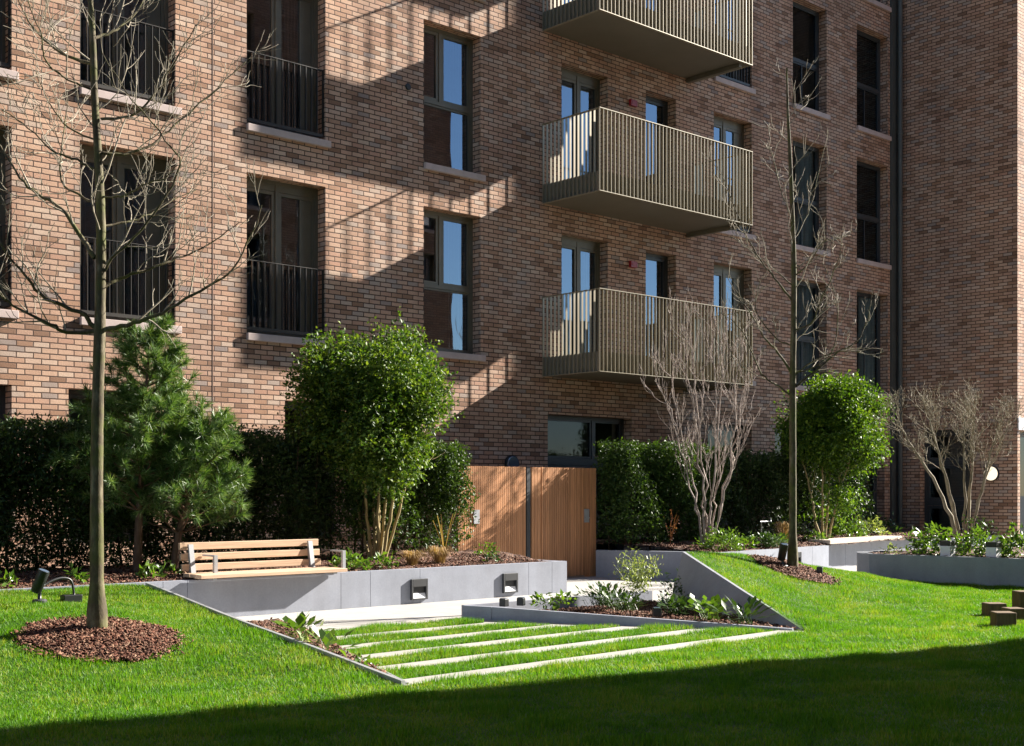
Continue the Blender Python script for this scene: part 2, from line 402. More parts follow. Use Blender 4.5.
# back edge of the right lawn
BX = np.array([12.92,14.3,16.2,18.40]); BY = np.array([10.76,11.05,11.2,11.45])
def right_outer(y):      # east limit of the right lawn for a given y
    return np.interp(y, [4.4,8.2,11.45],[19.35,18.87,18.40])

def grid(fx, ys, h, nx):
    V = []; nr = len(ys)
    for y in ys:
        x0, x1 = fx(y); xs = np.linspace(x0, x1, nx)
        V.append(np.stack([xs, np.full(nx, y), h(xs, np.full(nx, y))], 1))
    V = np.concatenate(V); i = np.arange(nr-1)[:,None]*nx + np.arange(nx-1)[None,:]
    F = np.stack([i, i+1, i+1+nx, i+nx], -1).reshape(-1,4)
    return V, F
parts = [grid(lambda y:(-14, float(xe(np.array(y)))), np.linspace(7.5,13.12,46), h_left, 120),
         grid(lambda y:(max(float(xw(np.array(y))) if y > 7.8 else 11.29, float(np.interp(y,BY,BX))-.0 if y>10.76 else 0), float(right_outer(np.array(y)))), np.concatenate([np.linspace(7.5,10.76,40),np.linspace(10.82,11.44,10)]), h_right, 70),
         grid(lambda y:(-14, 19.3), np.linspace(-8,7.5,40), h_front, 120)]
off = 0; VV = []; FF = []
for v,f in parts: VV.append(v); FF.append(f+off); off += len(v)
struct(raw('lawn', np.concatenate(VV), np.concatenate(FF), M['turf'], None, True))

g = MB(); g.add([(-400,-400,-.06),(400,-400,-.06),(400,400,-.06),(-400,400,-.06)], [(0,1,2,3)])
struct(g.build('ground', M['asphalt']))
g = MB(); g.box(5.6, 46, 7.52, 16.9, -.05, 0.0)
struct(g.build('path', M['path']))

# paving strips set in the grass (left end, right end, front edge y left / right)
SL = [(5.90,7.56),(6.16,8.27),(6.46,8.97),(6.74,9.66),(7.02,10.34)]
SR = [(11.22,7.70),(10.74,8.40),(10.32,9.06),(9.92,9.70),(9.52,10.34)]
SWD = .25
g = MB()
for (xl,yl),(xr,yr) in zip(SL,SR):
    g.prism([(xl,yl),(xr,yr),(xr-.145,yr+SWD),(xl+.10,yl+SWD)], -.02, .022)
struct(g.build('path_strips', M['strip'], bevel=.004))
# turf between the strips
gaps = []
for i in range(5):
    (xl,yl),(xr,yr) = SL[i],SR[i]
    a = (xl+.10,yl+SWD); b_ = (xr-.145,yr+SWD)
    if i < 4: c_, d_ = SR[i+1], SL[i+1]
    else: c_, d_ = (9.40,11.06),(7.27,11.06)
    gaps.append([a,b_,c_,d_])
gaps.append([(5.885,7.49),(11.30,7.49),(11.36,7.84),(11.235,7.71),(11.22,7.695),(5.90,7.555)])
g = MB()
for q in gaps: g.prism(q, -.02, .012)
struct(g.build('turf_strips', M['turf']))

# ------------------------------------------------------------------ grass blades
def in_poly(px, py, poly):
    c = np.zeros(len(px), bool); n = len(poly)
    for i in range(n):
        x0,y0 = poly[i]; x1,y1 = poly[(i+1)%n]
        m = ((y0 > py) != (y1 > py)) & (px < (x1-x0)*(py-y0)/(y1-y0+1e-12)+x0)
        c ^= m
    return c
def blades(P, hmean, wmean):
    n = len(P)
    a = RNG.uniform(0, 2*np.pi, n); lean = RNG.uniform(0,.75,n)*hmean
    la = RNG.uniform(0, 2*np.pi, n)
    cl = .75 + .5*np.sin(P[:,0]*5.1+np.sin(P[:,1]*3.7)*2)*np.sin(P[:,1]*4.3+P[:,0])
    h = hmean*RNG.uniform(.55,1.35,n)*np.clip(cl,.55,1.3); w = wmean*RNG.uniform(.7,1.3,n)
    d = np.stack([np.cos(a),np.sin(a),np.zeros(n)],1)*w[:,None]/2
    tip = P + np.stack([np.cos(la)*lean, np.sin(la)*lean, h],1)
    V = np.stack([P-d, P+d, tip],1).reshape(-1,3)
    return V, np.arange(3*n).reshape(-1,3)
TREE1 = (4.78,10.29); TREE2 = (14.82,10.40)
def view_ok(x, y, lo=-.47, hi=.47):
    d = .678*x+.735*y; l = .735*x-.678*y
    return (d > 6.0) & (l/d > lo) & (l/d < hi)
def scatter(x0,x1,y0,y1,dens,mask,hf):
    n = int((x1-x0)*(y1-y0)*dens)
    x = RNG.uniform(x0,x1,n); y = RNG.uniform(y0,y1,n)
    k = mask(x,y) & view_ok(x,y); x = x[k]; y = y[k]
    return np.stack([x,y,hf(x,y)],1)
def ring(x, y, c, r):
    a = np.arctan2(y-c[1], x-c[0]); rr = r*(1+.06*np.sin(3*a+1)+.05*np.sin(7*a)+.03*np.sin(13*a+2))
    return np.hypot(x-c[0], y-c[1]) > rr
R1, R2 = .60, .56
RC1 = (TREE1[0]-.03, TREE1[1]-.13)
Pl = scatter(-2,7,7.5,13.1,6000, lambda x,y:(x < xe(y)-.02) & ring(x,y,RC1,R1), h_left)
Pf = scatter(0,19.3,2.0,7.5,6000, lambda x,y: x > -9, h_front)
Pr = scatter(11,19.3,7.5,11.45,5500, lambda x,y:(x > np.where(y>7.8,xw(y)+.05,11.3)) & (y < np.interp(x,BX,BY)-.01) & (x < right_outer(y)-.03) & ring(x,y,TREE2,R2), h_right)
Ps = []
for q in gaps:
    xs=[p[0] for p in q]; ys=[p[1] for p in q]
    s_ = scatter(min(xs),max(xs),min(ys),max(ys),7500, lambda x,y:in_poly(x,y,q), lambda x,y:.012+0*x); Ps.append(s_)
P = np.concatenate([Pl,Pf,Pr]); V,F = blades(P, .038, .0065)
V2,F2 = blades(np.concatenate(Ps), .052, .0065)
tag(raw('grass', np.concatenate([V,V2]), np.concatenate([F,F2+len(V)]), M['grass']),
    'short bright green mown grass on the lawn, mounds and between paving strips', 'grass', kind='stuff')

# ------------------------------------------------------------------ beds and mulch
def soil(name, poly, hf, step=.08, jit=.02):
    xs=[p[0] for p in poly]; ys=[p[1] for p in poly]
    g = MB(); n = len(poly)
    # fan of small triangles: a clipped grid is overkill, subdivide the polygon by a bmesh grid
    import bmesh
    bm = bmesh.new(); f = bm.faces.new([bm.verts.new((x,y,0)) for x,y in poly])
    for ax,lo,hi in ((0,min(xs),max(xs)),(1,min(ys),max(ys))):
        t = lo+.15
        while t < hi:
            co = [0,0,0]; co[ax] = t; no = [0,0,0]; no[ax] = 1
            bmesh.ops.bisect_plane(bm, geom=bm.verts[:]+bm.edges[:]+bm.faces[:], plane_co=co, plane_no=no); t += .15
    for v in bm.verts: v.co.z = float(hf(np.array(v.co.x),np.array(v.co.y))) + random.uniform(-jit,jit)
    bm.normal_update()
    me = bpy.data.meshes.new(name); bm.to_mesh(me); bm.free(); me.materials.append(M['mulch'])
    o = bpy.data.objects.new(name, me); COL.objects.link(o); return struct(o)
def chips_on(pts, smin=.010, smax=.036):
    n = len(pts); L_ = (smin+(smax*1.5-smin)*RNG.uniform(0,1,n)**2.2)*.6; W_ = L_*RNG.uniform(.25,.6,n)
    a = RNG.uniform(0,2*np.pi,n); t = RNG.normal(0,.45,n); r = RNG.normal(0,.45,n)
    u = np.stack([np.cos(a)*np.cos(t), np.sin(a)*np.cos(t), np.sin(t)],1); w = np.stack([-np.sin(a)*np.cos(r), np.cos(a)*np.cos(r), np.sin(r)],1)
    nrm = np.cross(u,w)*.006
    c = pts + np.array([0,0,.012])
    q = [c-u*L_[:,None]-w*W_[:,None], c+u*L_[:,None]-w*W_[:,None]*.6, c+u*L_[:,None]*.9+w*W_[:,None], c-u*L_[:,None]*.8+w*W_[:,None]*.8]
    V = np.stack(q+[x-nrm for x in q],1).reshape(-1,3)
    b0 = np.arange(n)[:,None]*8
    F = np.concatenate([b0+np.array([[0,1,2,3]]), b0+np.array([[0,4,5,1]]), b0+np.array([[1,5,6,2]]), b0+np.array([[2,6,7,3]]), b0+np.array([[3,7,4,0]])])
    return V, F
def in_region(poly, n, hf):
    xs=[p[0] for p in poly]; ys=[p[1] for p in poly]
    x = RNG.uniform(min(xs),max(xs),n); y = RNG.uniform(min(ys),max(ys),n); k = in_poly(x,y,poly)
    return np.stack([x[k],y[k],hf(x[k],y[k])],1)

def ringpoly(c, r, n=40):
    out = []
    for k in range(n):
        a = 2*math.pi*k/n; rr = r*(1+.06*math.sin(3*a+1)+.05*math.sin(7*a)+.03*math.sin(13*a+2)); out.append((c[0]+rr*math.cos(a), c[1]+rr*math.sin(a)))
    return out
def mound(c, r, base):
    return lambda x,y: base(x,y) + .012 + .05*np.clip(1-np.hypot(x-c[0],y-c[1])/r,0,1)
CENTRE_BED = [(9.66,11.16),(11.22,7.92),(11.30,7.86),(12.55,10.62),(12.80,11.22)]
LEFT_BED = [(5.93,7.62),(7.0,10.34),(7.24,11.06),(7.28,11.45),(6.42,11.45)]
SOIL_L = [(-6,13.32),(13.14,13.32),(13.14,15.2),(-6,15.2)]
SOIL_R = [(16.25,15.3),(17.0,13.34),(20.55,13.72),(28.3,14.3),(28.3,16.6),(16.25,16.6)]
hcb = lambda x,y: .02 + .11*np.clip((10.9-x-.25*(y-9))/1.2,0,1)
hlb = lambda x,y: .03 + .10*np.clip((y-7.6)/3.8,0,1)
hsl = lambda x,y: .44 + .10*np.clip((y-13.32)/1.2,0,1)
hsr = lambda x,y: .44 + .12*np.clip((y-13.5)/1.2,0,1)
his = lambda x,y: .44 + 0*x
soil('mulch_ring', ringpoly(RC1,R1), mound(RC1,R1,h_left), jit=.012)
soil('mulch_ring', ringpoly(TREE2,R2), mound(TREE2,R2,h_right), jit=.012)
soil('mulch_bed', CENTRE_BED, hcb); soil('mulch_bed', LEFT_BED, hlb)
soil('planter_soil', SOIL_L, hsl); soil('planter_soil', SOIL_R, hsr)
soil('planter_soil', [(18.65,11.4),(18.95,11.8),(25.4,11.95),(25.6,11.8),(25.6,4.7),(19.6,4.6),(19.05,8.2)], his)
def strays(c, r, n, hf):
    a = RNG.uniform(0,6.283,n); q = r*(1+np.abs(RNG.normal(0,.09,n))); x=c[0]+q*np.cos(a); y=c[1]+q*np.sin(a)
    return np.stack([x,y,hf(x,y)+.012],1)
CH = [chips_on(strays(RC1,R1,420,h_left)), chips_on(strays(TREE2,R2,300,h_right)), chips_on(in_region(ringpoly(RC1,R1*1.04),7500,mound(RC1,R1,h_left))), chips_on(in_region(ringpoly(TREE2,R2*1.04),4000,mound(TREE2,R2,h_right))),
      chips_on(in_region(CENTRE_BED,14000,hcb)), chips_on(in_region(LEFT_BED,3500,hlb)),
      chips_on(in_region([(2,13.33),(13,13.33),(13,14.5),(2,14.5)],9000,hsl)), chips_on(in_region([(16.6,14.6),(17.0,13.36),(20.5,13.74),(26,14.2),(26,15),(16.4,15)],7000,hsr),.02,.05)]
off=0; VV=[]; FF=[]
for v,f in CH: VV.append(v); FF.append(f+off); off+=len(v)
tag(raw('bark_chips', np.concatenate(VV), np.concatenate(FF), M['chips']), 'reddish brown bark chips strewn over the planting beds and tree rings', 'mulch', kind='stuff')

# ------------------------------------------------------------------ main building
FY = 16.94; RV = .21; TOP = 27.0; WX = 28.65; WY = 13.94  # TOP: unseen upper wall, made taller to block sky light
S1, PIT = 3.83, 3.14
build_o = tag(empty('apartment_building', (16, FY, 0)), 'multi-storey brown brick apartment block with bronze balconies and tall windows', 'building')
openings = []     # x0,x1,z0,z1,kind
colsA = [('A0',5.35,6.69,'french'),('A',7.62,9.05,'french'),('B',10.22,11.64,'french'),('C',13.62,14.89,'casement'),('D',16.88,18.13,'door2'),('E',19.22,20.13,'door1'),('F',21.35,22.65,'french'),('G',24.15,25.48,'tall'),('H',26.72,28.10,'tall')]
for fl in range(4):
    for nme,x0,x1,k in colsA:
        z0 = S1 + PIT*fl; z1 = 6.25 + PIT*fl
        if k == 'door1': z1 -= .02
        openings.append((x0,x1,z0,z1,k,fl))
for x0,x1,z0,z1,k in [(5.4,6.69,.75,2.86,'low'),(7.46,8.7,.75,2.86,'low'),(10.89,11.95,.75,2.86,'low'),(16.52,18.81,.10,2.88,'entrance'),(21.15,22.65,.75,2.88,'low'),(23.48,25.2,.75,2.88,'low'),(26.72,27.95,.1,2.88,'low')]:
    openings.append((x0,x1,z0,z1,k,-1))

def wall_with_holes(a0, a1, z0, z1, holes, plane, depth, tf):
    """tf(u, w, z): u along the wall, w depth behind the face"""
    us = sorted(set([a0,a1]+[h[0] for h in holes]+[h[1] for h in holes])); zs = sorted(set([z0,z1]+[h[2] for h in holes]+[h[3] for h in holes]))
    g = MB()
    for i in range(len(us)-1):
        for j in range(len(zs)-1):
            cu=(us[i]+us[i+1])/2; cz=(zs[j]+zs[j+1])/2
            if any(h[0]<cu<h[1] and h[2]<cz<h[3] for h in holes): continue
            g.add([tf(us[i],0,zs[j]),tf(us[i+1],0,zs[j]),tf(us[i+1],0,zs[j+1]),tf(us[i],0,zs[j+1])],[(0,1,2,3)])
    for h in holes:
        p = lambda u,w,z: tf(u,w,z)
        g.add([p(h[0],0,h[2]),p(h[0],depth,h[2]),p(h[0],depth,h[3]),p(h[0],0,h[3])],[(0,3,2,1)])
        g.add([p(h[1],0,h[2]),p(h[1],depth,h[2]),p(h[1],depth,h[3]),p(h[1],0,h[3])],[(0,1,2,3)])
        g.add([p(h[0],0,h[3]),p(h[1],0,h[3]),p(h[1],depth,h[3]),p(h[0],depth,h[3])],[(0,3,2,1)])
        g.add([p(h[0],0,h[2]),p(h[1],0,h[2]),p(h[1],depth,h[2]),p(h[0],depth,h[2])],[(0,1,2,3)])
    return g
g = wall_with_holes(-22, WX, -.1, TOP, openings, None, RV+.12, lambda u,w,z:(u,FY+w,z))
g.build('wall', M['brick'], build_o)

def frame_boxes(g, x0,x1,z0,z1,y0,y1,t,tf):
    for (a,b,c,d) in ((x0,x0+t,z0,z1),(x1-t,x1,z0,z1),(x0+t,x1-t,z0,z0+t),(x0+t,x1-t,z1-t,z1)):
        bx(g,a,b,y0,y1,c,d,tf)
def bx(g, u0,u1,w0,w1,z0,z1,tf):
    P = [tf(u0,w0,z0),tf(u1,w0,z0),tf(u1,w1,z0),tf(u0,w1,z0),tf(u0,w0,z1),tf(u1,w0,z1),tf(u1,w1,z1),tf(u0,w1,z1)]
    g.add(P,[(0,3,2,1),(4,5,6,7),(0,1,5,4),(1,2,6,5),(2,3,7,6),(3,0,4,7)])
FTF = lambda u,w,z:(u,FY+w,z)
def window(x0,x1,z0,z1,kind,fl,parent,tf=FTF):
    fm = M['dframe'] if (kind in ('tall','low','entrance','door1','wing')) else M['frame']
    g = MB(); pg = MB(); t=.06; w0,w1 = RV,RV+.08
    frame_boxes(g,x0+.001,x1-.001,z0+.001,z1-.001,w0,w1,t,tf)
    W = x1-x0; H = z1-z0
    def sash(a,b,c,d,s=.05):
        frame_boxes(g,a+.004,b-.004,c+.004,d-.004,w0+.015,w1-.01,s,tf)
        dz = random.uniform(-.004,.004); dx = random.uniform(-.004,.004)
        pg.add([tf(a+s,w0+.045+dx,c+s),tf(b-s,w0+.045-dx,c+s),tf(b-s,w0+.045-dx+dz,d-s),tf(a+s,w0+.045+dx+dz,d-s)],[(0,1,2,3)])
    ix0,ix1,iz0,iz1 = x0+t,x1-t,z0+t,z1-t
    if kind in ('french','door2'):
        xm = x0+W*(.47 if kind=='french' else .52)
        bx(g,xm-.03,xm+.03,w0,w1,iz0,iz1,tf)
        zt = iz1-.10; bx(g,ix0,xm-.03,w0+.01,w1,zt,iz1,tf); bx(g,xm+.03,ix1,w0+.01,w1,zt,iz1,tf)
        sash(ix0,xm-.03,iz0,zt); sash(xm+.03,ix1,iz0,zt)
        if kind == 'french':   # solid vent panel on the right leaf
            bx(g,ix1-.27,ix1-.06,w0+.02,w0+.042,iz0+.06,zt-.06,tf)
    elif kind == 'casement':
        zt = z0+H*.47; xm = x0+W*.42
        bx(g,ix0,ix1,w0,w1,zt-.03,zt+.03,tf); bx(g,xm-.03,xm+.03,w0,w1,zt+.03,iz1,tf)
        sash(ix0,xm-.03,zt+.03,iz1); sash(xm+.03,ix1,zt+.03,iz1); sash(ix0,ix1,iz0,zt-.03,.03)
    elif kind == 'tall':
        zt = z0+H*.46; bx(g,ix0,ix1,w0,w1,zt-.03,zt+.03,tf)
        sash(ix0,ix1,zt+.03,iz1,.03); sash(ix0,ix1,iz0,zt-.03,.03)
        bx(g,x0+W*.50,x0+W*.52,w0+.02,w0+.043,iz0+.03,zt-.03,tf)
    elif kind == 'entrance':
        zt = 2.02; xm = x0+W*.62
        bx(g,ix0,ix1,w0,w1,zt-.06,zt+.06,tf); bx(g,xm-.035,xm+.035,w0,w1,zt+.06,iz1,tf); bx(g,xm-.035,xm+.035,w0,w1,iz0,zt-.06,tf)
        sash(ix0,xm-.035,zt+.06,iz1,.04); sash(xm+.035,ix1,zt+.06,iz1,.04); sash(ix0,xm-.035,iz0,zt-.06,.08); sash(xm+.035,ix1,iz0,zt-.06,.08)
    elif kind == 'wing':
        z_a, z_b = z0+H*.38, z0+H*.72
        for z_ in (z_a,z_b): bx(g,ix0,ix1,w0,w1,z_-.06,z_+.06,tf)
        sash(ix0,ix1,iz0,z_a-.06,.07); sash(ix0,ix1,z_a+.06,z_b-.06,.07); sash(ix0,ix1,z_b+.06,iz1,.07)
    else:
        sash(ix0,ix1,iz0,iz1,.06)
    o = g.build('window', fm, parent)
    pg.build('pane', M['glass0' if kind in ('low','entrance') else 'glasst' if kind in ('tall','wing') else 'glass'], o)
    rc = random.Random(int(x0*100)+int(z0*10))
    if parent is build_o and kind in ('french','casement','tall','door2','low') and rc.random() < .8:
        sides = [(x1-.03-W*rc.uniform(.16,.34), x1-.03)]
        if rc.random() < .4: sides.append((x0+.03, x0+.03+W*rc.uniform(.12,.25)))
        if kind == 'tall': sides = [(x0+W*rc.uniform(.42,.52), x1-.03)]
        for a_,b_ in sides:
            c_ = MB(); nn_ = 34
            P_ = [(a_+(b_-a_)*k_/nn_, w1+(.05 if kind=='tall' else .14)+.030*math.sin(k_*1.35)+.012*math.sin(k_*.6)) for k_ in range(nn_+1)]
            c_.add([tf(u_,w_,z0+.02) for u_,w_ in P_]+[tf(u_,w_,z1-.02) for u_,w_ in P_],[(k_,k_+1,nn_+2+k_,nn_+1+k_) for k_ in range(nn_)],True)
            c_.build('curtain', M['blind' if kind=='tall' else 'curtain'], o)
    if kind in ('french','casement','tall'):
        s_ = MB(); bx(s_,x0-.004,x1+.075,-.055,RV-.002,z0-.105,z0+.004,tf); s_.build('sill', M['sill'], o, bevel=.006)
    if kind == 'french':
        r_ = MB(); b0 = .03; zb = z0+.06; zt = z0+1.12
        bx(r_,x0+.01,x1-.01,b0,b0+.045,zt-.012,zt,tf); bx(r_,x0+.01,x1-.01,b0,b0+.045,zb,zb+.05,tf)
        bx(r_,x0+.012,x0+.022,b0+.002,b0+.043,zb+.05,zt-.012,tf); bx(r_,x1-.022,x1-.012,b0+.002,b0+.043,zb+.05,zt-.012,tf)
        n = 13
        for k in range(1,n):
            u = x0+.02+(x1-x0-.04)*k/n; bx(r_,u-.005,u+.005,b0+.003,b0+.042,zb+.05,zt-.012,tf)
        r_.build('balustrade', M['rail'], o)
    return o
for x0,x1,z0,z1,k,fl in openings: window(x0,x1,z0,z1,k,fl,build_o)

# balconies
def balcony(z, bx0=16.38, bx1=20.75, by0=15.5):
    zt = z+1.455; up = .36
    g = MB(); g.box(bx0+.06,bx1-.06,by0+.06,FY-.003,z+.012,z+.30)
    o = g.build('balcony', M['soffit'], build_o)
    f = MB()   # fascia + trims
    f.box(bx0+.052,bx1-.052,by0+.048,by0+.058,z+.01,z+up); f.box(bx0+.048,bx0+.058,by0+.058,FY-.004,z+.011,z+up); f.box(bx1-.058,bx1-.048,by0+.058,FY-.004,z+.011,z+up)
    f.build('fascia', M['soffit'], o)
    fr = MB(); n = 44
    for k in range(n+1):
        u = bx0+.005+(bx1-bx0-.01)*k/n; fr.box(u-.004,u+.004,by0,by0+.045,z+.012,zt-.012)
    fr.box(bx0-.004,bx1+.004,by0-.004,by0+.05,z,z+.012)
    fr.build('front_balustrade', M['balc'], o)
    for xa,xb in ((bx0,bx0+.045),(bx1-.045,bx1)):
        sd = MB(); m = 14
        for k in range(1,m+1):
            v = by0+.05+(FY-by0-.06)*k/m; sd.box(xa,xb,v-.004,v+.004,z+.012,zt-.012)
        sd.box(xa-.002,xb+.002,by0+.051,FY-.003,z,z+.012)
        sd.build('side_balustrade', M['balc'], o)
    h = MB(); h.box(bx0-.005,bx1+.005,by0-.005,by0+.05,zt-.012,zt); h.box(bx0-.005,bx0+.05,by0+.0505,FY-.003,zt-.012,zt); h.box(bx1-.05,bx1+.005,by0+.0505,FY-.003,zt-.012,zt)
    h.build('handrail', M['balc'], o)
    # drop beam under the right edge
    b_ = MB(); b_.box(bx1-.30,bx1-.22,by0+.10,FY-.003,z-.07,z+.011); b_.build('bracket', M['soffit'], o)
for z in (3.55,6.70,9.85,12.99): balcony(z)

# movement joint and downpipe
g = MB(); g.box(9.644,9.656,FY-.004,FY+.02,0,TOP); g.build('movement_joint', M['joint'], build_o)
g = MB(); g.box(28.18,WX-.003,FY-.05,FY-.004,-.05,TOP); g.build('corner_panel', M['pipe'], build_o)
g = MB(); g.lathe((28.42,FY-.14,0),[(.06,0),(.06,TOP)],'z',24)
for z in (2.2,4.2,6.2,8.2,10.2,12.2): g.lathe((28.42,FY-.14,z),[(.075,0),(.075,.06)])
g.build('downpipe', M['pipe'], build_o)

# wing: west face (plane x=WX), south face (plane y=WY)
wing_holes = [(15.10,16.40,0.1,2.95,'wing')]
WTF = lambda u,w,z:(WX+w,u,z)
g = MB(); gw = wall_with_holes(WY,FY,-.1,TOP,wing_holes,None,RV+.12,WTF)
gw.build('wall', M['brick'], build_o)
window(15.10,16.40,.1,2.95,'wing',0,build_o,WTF)
EH = [(WX+.12,WX+1.6,.1,2.86,'low')]+[(WX+.9+3.2*i,WX+2.3+3.2*i,S1+PIT*f,6.25+PIT*f,'tall') for i in range(4) for f in range(4)]
gw = wall_with_holes(WX,46,-.1,TOP,EH,None,RV+.12,lambda u,w,z:(u,WY+w,z))
gw.build('wall', M['brick'], build_o)
for h in EH: window(*h[:5],0,build_o,lambda u,w,z:(u,WY+w,z))
g = MB(); g.box(WX+.004,WX+1.8,WY-.03,WY-.003,2.88,3.16); g.build('lintel', M['white'], build_o)
# roof slab, back and end walls close the block
g = MB(); g.box(-22,46,FY+.34,FY+14,TOP-.3,TOP-.05); g.box(WX+.34,46,WY+.34,FY+.339,TOP-.3,TOP-.05); g.build('roof', M['asphalt'], build_o)
g = MB(); g.box(-22,46,FY+13.8,FY+14.0,-.1,TOP-.31); g.box(-22.2,-22.003,FY,FY+14,-.1,TOP); g.box(46.003,46.2,WY,FY+14,-.1,TOP); g.build('wall', M['brick'], build_o)
# interior backs so that openings read as dark rooms
g = MB(); g.box(-22,WX,FY+3.2,FY+3.25,-.1,TOP-.31); g.build('inner_wall', M['room'], build_o)
g = MB()
for k in range(6): g.box(-22,WX,FY+.335,FY+3.195,S1+PIT*k-.30,S1+PIT*k-.02)
g.build('floor_slabs', M['room'], build_o)
g = MB()
for xx in (6.9,9.6,12.4,15.7,18.6,20.8,23.4,26.1): g.box(xx,xx+.12,FY+.336,FY+3.19,.0,TOP-.35)
g.build('partitions', M['room'], build_o)
g = MB(); g.box(WX+2.5,WX+2.55,WY+.35,FY+.33,-.1,TOP-.31); g.box(WX+2.56,46,WY+2.5,WY+2.55,-.1,TOP-.31); g.build('inner_wall', M['room'], build_o)

# block across the courtyard (outside the frame; it throws the shade over the front lawn and shows in the panes)
nb = tag(empty('apartment_building', (22,0,0)), 'brick apartment block across the courtyard, right of the viewpoint, with an unseen range added behind', 'building')
NX0,NX1,NY0,NY1,NT = 17.5,26.4,-24.0,2.52,26.0  # NT: out-of-view height, raised to shut out sky light
nh = [(NX0+1.0+2.7*i,NX0+2.3+2.7*i,S1+PIT*f-.6,6.25+PIT*f-.6,'casement') for i in range(3) for f in range(4)]
gw = wall_with_holes(NX0,NX1,-.1,NT,nh,None,.3,lambda u,w,z:(u,NY1-w,z)); gw.build('wall', M['brick'], nb)
for h in nh: window(*h[:5],0,nb,lambda u,w,z:(u,NY1-w,z))
wh = [(NY1-2.4-3.4*i,NY1-1.0-3.4*i,S1+PIT*f-.6,6.25+PIT*f-.6,'casement') for i in range(6) for f in range(4)]
gw = wall_with_holes(NY0,NY1,-.1,NT,wh,None,.3,lambda u,w,z:(NX0+w,u,z)); gw.build('wall', M['brick'], nb)
for h in wh: window(*h[:5],0,nb,lambda u,w,z:(NX0+w,u,z))
g = MB(); g.box(NX0+1.4,NX1-1.4,NY1-1.6,NY1-1.5,0,NT-.4); g.box(NX0+1.3,NX0+1.39,NY0+.4,NY1-1.5,0,NT-.4); g.box(-29.8,NX0-.1,-15.6,-15.5,0,NT-.4); g.build('inner_wall', M['dgrey'], nb)
g = MB(); g.box(NX1-.2,NX1,NY0,NY1-.31,-.1,NT-.01); g.box(NX0+.31,NX1-.21,NY0,NY0+.2,-.1,NT-.01); g.box(NX1-.2,NX1,NY1-.309,NY1-.003,-.1,NT-.01); g.build('wall', M['brick'], nb)
sh = [(-22+3.2*i,-20.6+3.2*i,S1+PIT*f-.6,6.25+PIT*f-.6,'casement') for i in range(12) for f in range(4)]  # south range: unseen, added to cut the sky light in the courtyard
gw = wall_with_holes(-30,NX0-.003,-.1,NT,sh,None,.3,lambda u,w,z:(u,-14-w,z)); gw.build('wall', M['brick'], nb)
for h in sh: window(*h[:5],0,nb,lambda u,w,z:(u,-14-w,z))
g = MB(); g.box(-30,NX0-.003,-24,-23.8,-.1,NT-.01); g.box(-30.2,-30.003,-24,-14,-.1,NT-.01); g.build('wall', M['brick'], nb)
g = MB(); g.box(-30,NX0-.003,-23.79,-14.31,NT-.35,NT-.1); g.build('roof', M['asphalt'], nb)
g = MB(); g.box(NX0+.31,NX1-.21,NY0+.21,NY1-.31,NT-.35,NT-.1); g.build('roof', M['asphalt'], nb)

# ------------------------------------------------------------------ planter walls, edgings
def panel_wall(name, pts, zt, th, joints, label, mat=None, zb=-.03):
    """wall along a polyline, outer face on the polyline, thickness to the left of travel; split by fine joints"""
    g = MB(); P = [Vector((p[0],p[1],0)) for p in pts]
    for i in range(len(P)-1):
        d = P[i+1]-P[i]; L_ = d.length; d.normalize(); n = Vector((-d.y,d.x,0))
        zt_ = zt-.0022*i; s0 = th+.003 if (i and len(P)==3) else 0
        js = [s0]+[j for j in joints.get(i,[]) if 0.02<j<L_-.02]+[L_]
        for a,b in zip(js[:-1],js[1:]):
            a2 = a+(.003 if a>0 else 0); b2 = b-(.003 if b<L_ else 0)
            q = [P[i]+d*a2, P[i]+d*b2, P[i]+d*b2+n*th, P[i]+d*a2+n*th]
            g.prism([(p.x,p.y) for p in q], zb, zt_)
        m = th*.3
        q = [P[i]+d*s0+n*m, P[i]+d*L_+n*m, P[i]+d*L_+n*(th-m), P[i]+d*s0+n*(th-m)]
        g.prism([(p.x,p.y) for p in q], zb, zt_-.004-.0011*len(P))
    o = g.build(name, mat or M['conc']); tag(o, label, 'wall'); return o
panel_wall('planter_wall', [(-8,13.2),(13.26,13.2),(13.26,15.3)], .452, .11, {0:[8+x for x in (-6.5,-5,-3.5,-2,-.5,1,2.5,4.0,5.4,6.0,6.9,7.2,9.3,9.75,10.55,12.50,12.96)],1:[.9]},
           'low grey panelled planter wall below the timber bench with a back', zb=-.03)
panel_wall('planter_wall', [(16.02,15.25),(16.85,13.22),(20.55,13.62),(20.62,13.95),(23.9,14.3),(28.6,14.3)], .46, .11, {1:[1.1,2.2,3.1],3:[1.2,2.3],4:[1.5,3]},
           'low grey planter wall right of the timber gate, bending behind the lawn')
panel_wall('planter_wall', ISL[::-1]+[ISL[-1]], .47, .11, {0:[1.5]}, 'tall rounded grey planter wall at the right edge of the lawn', M['conc2'])
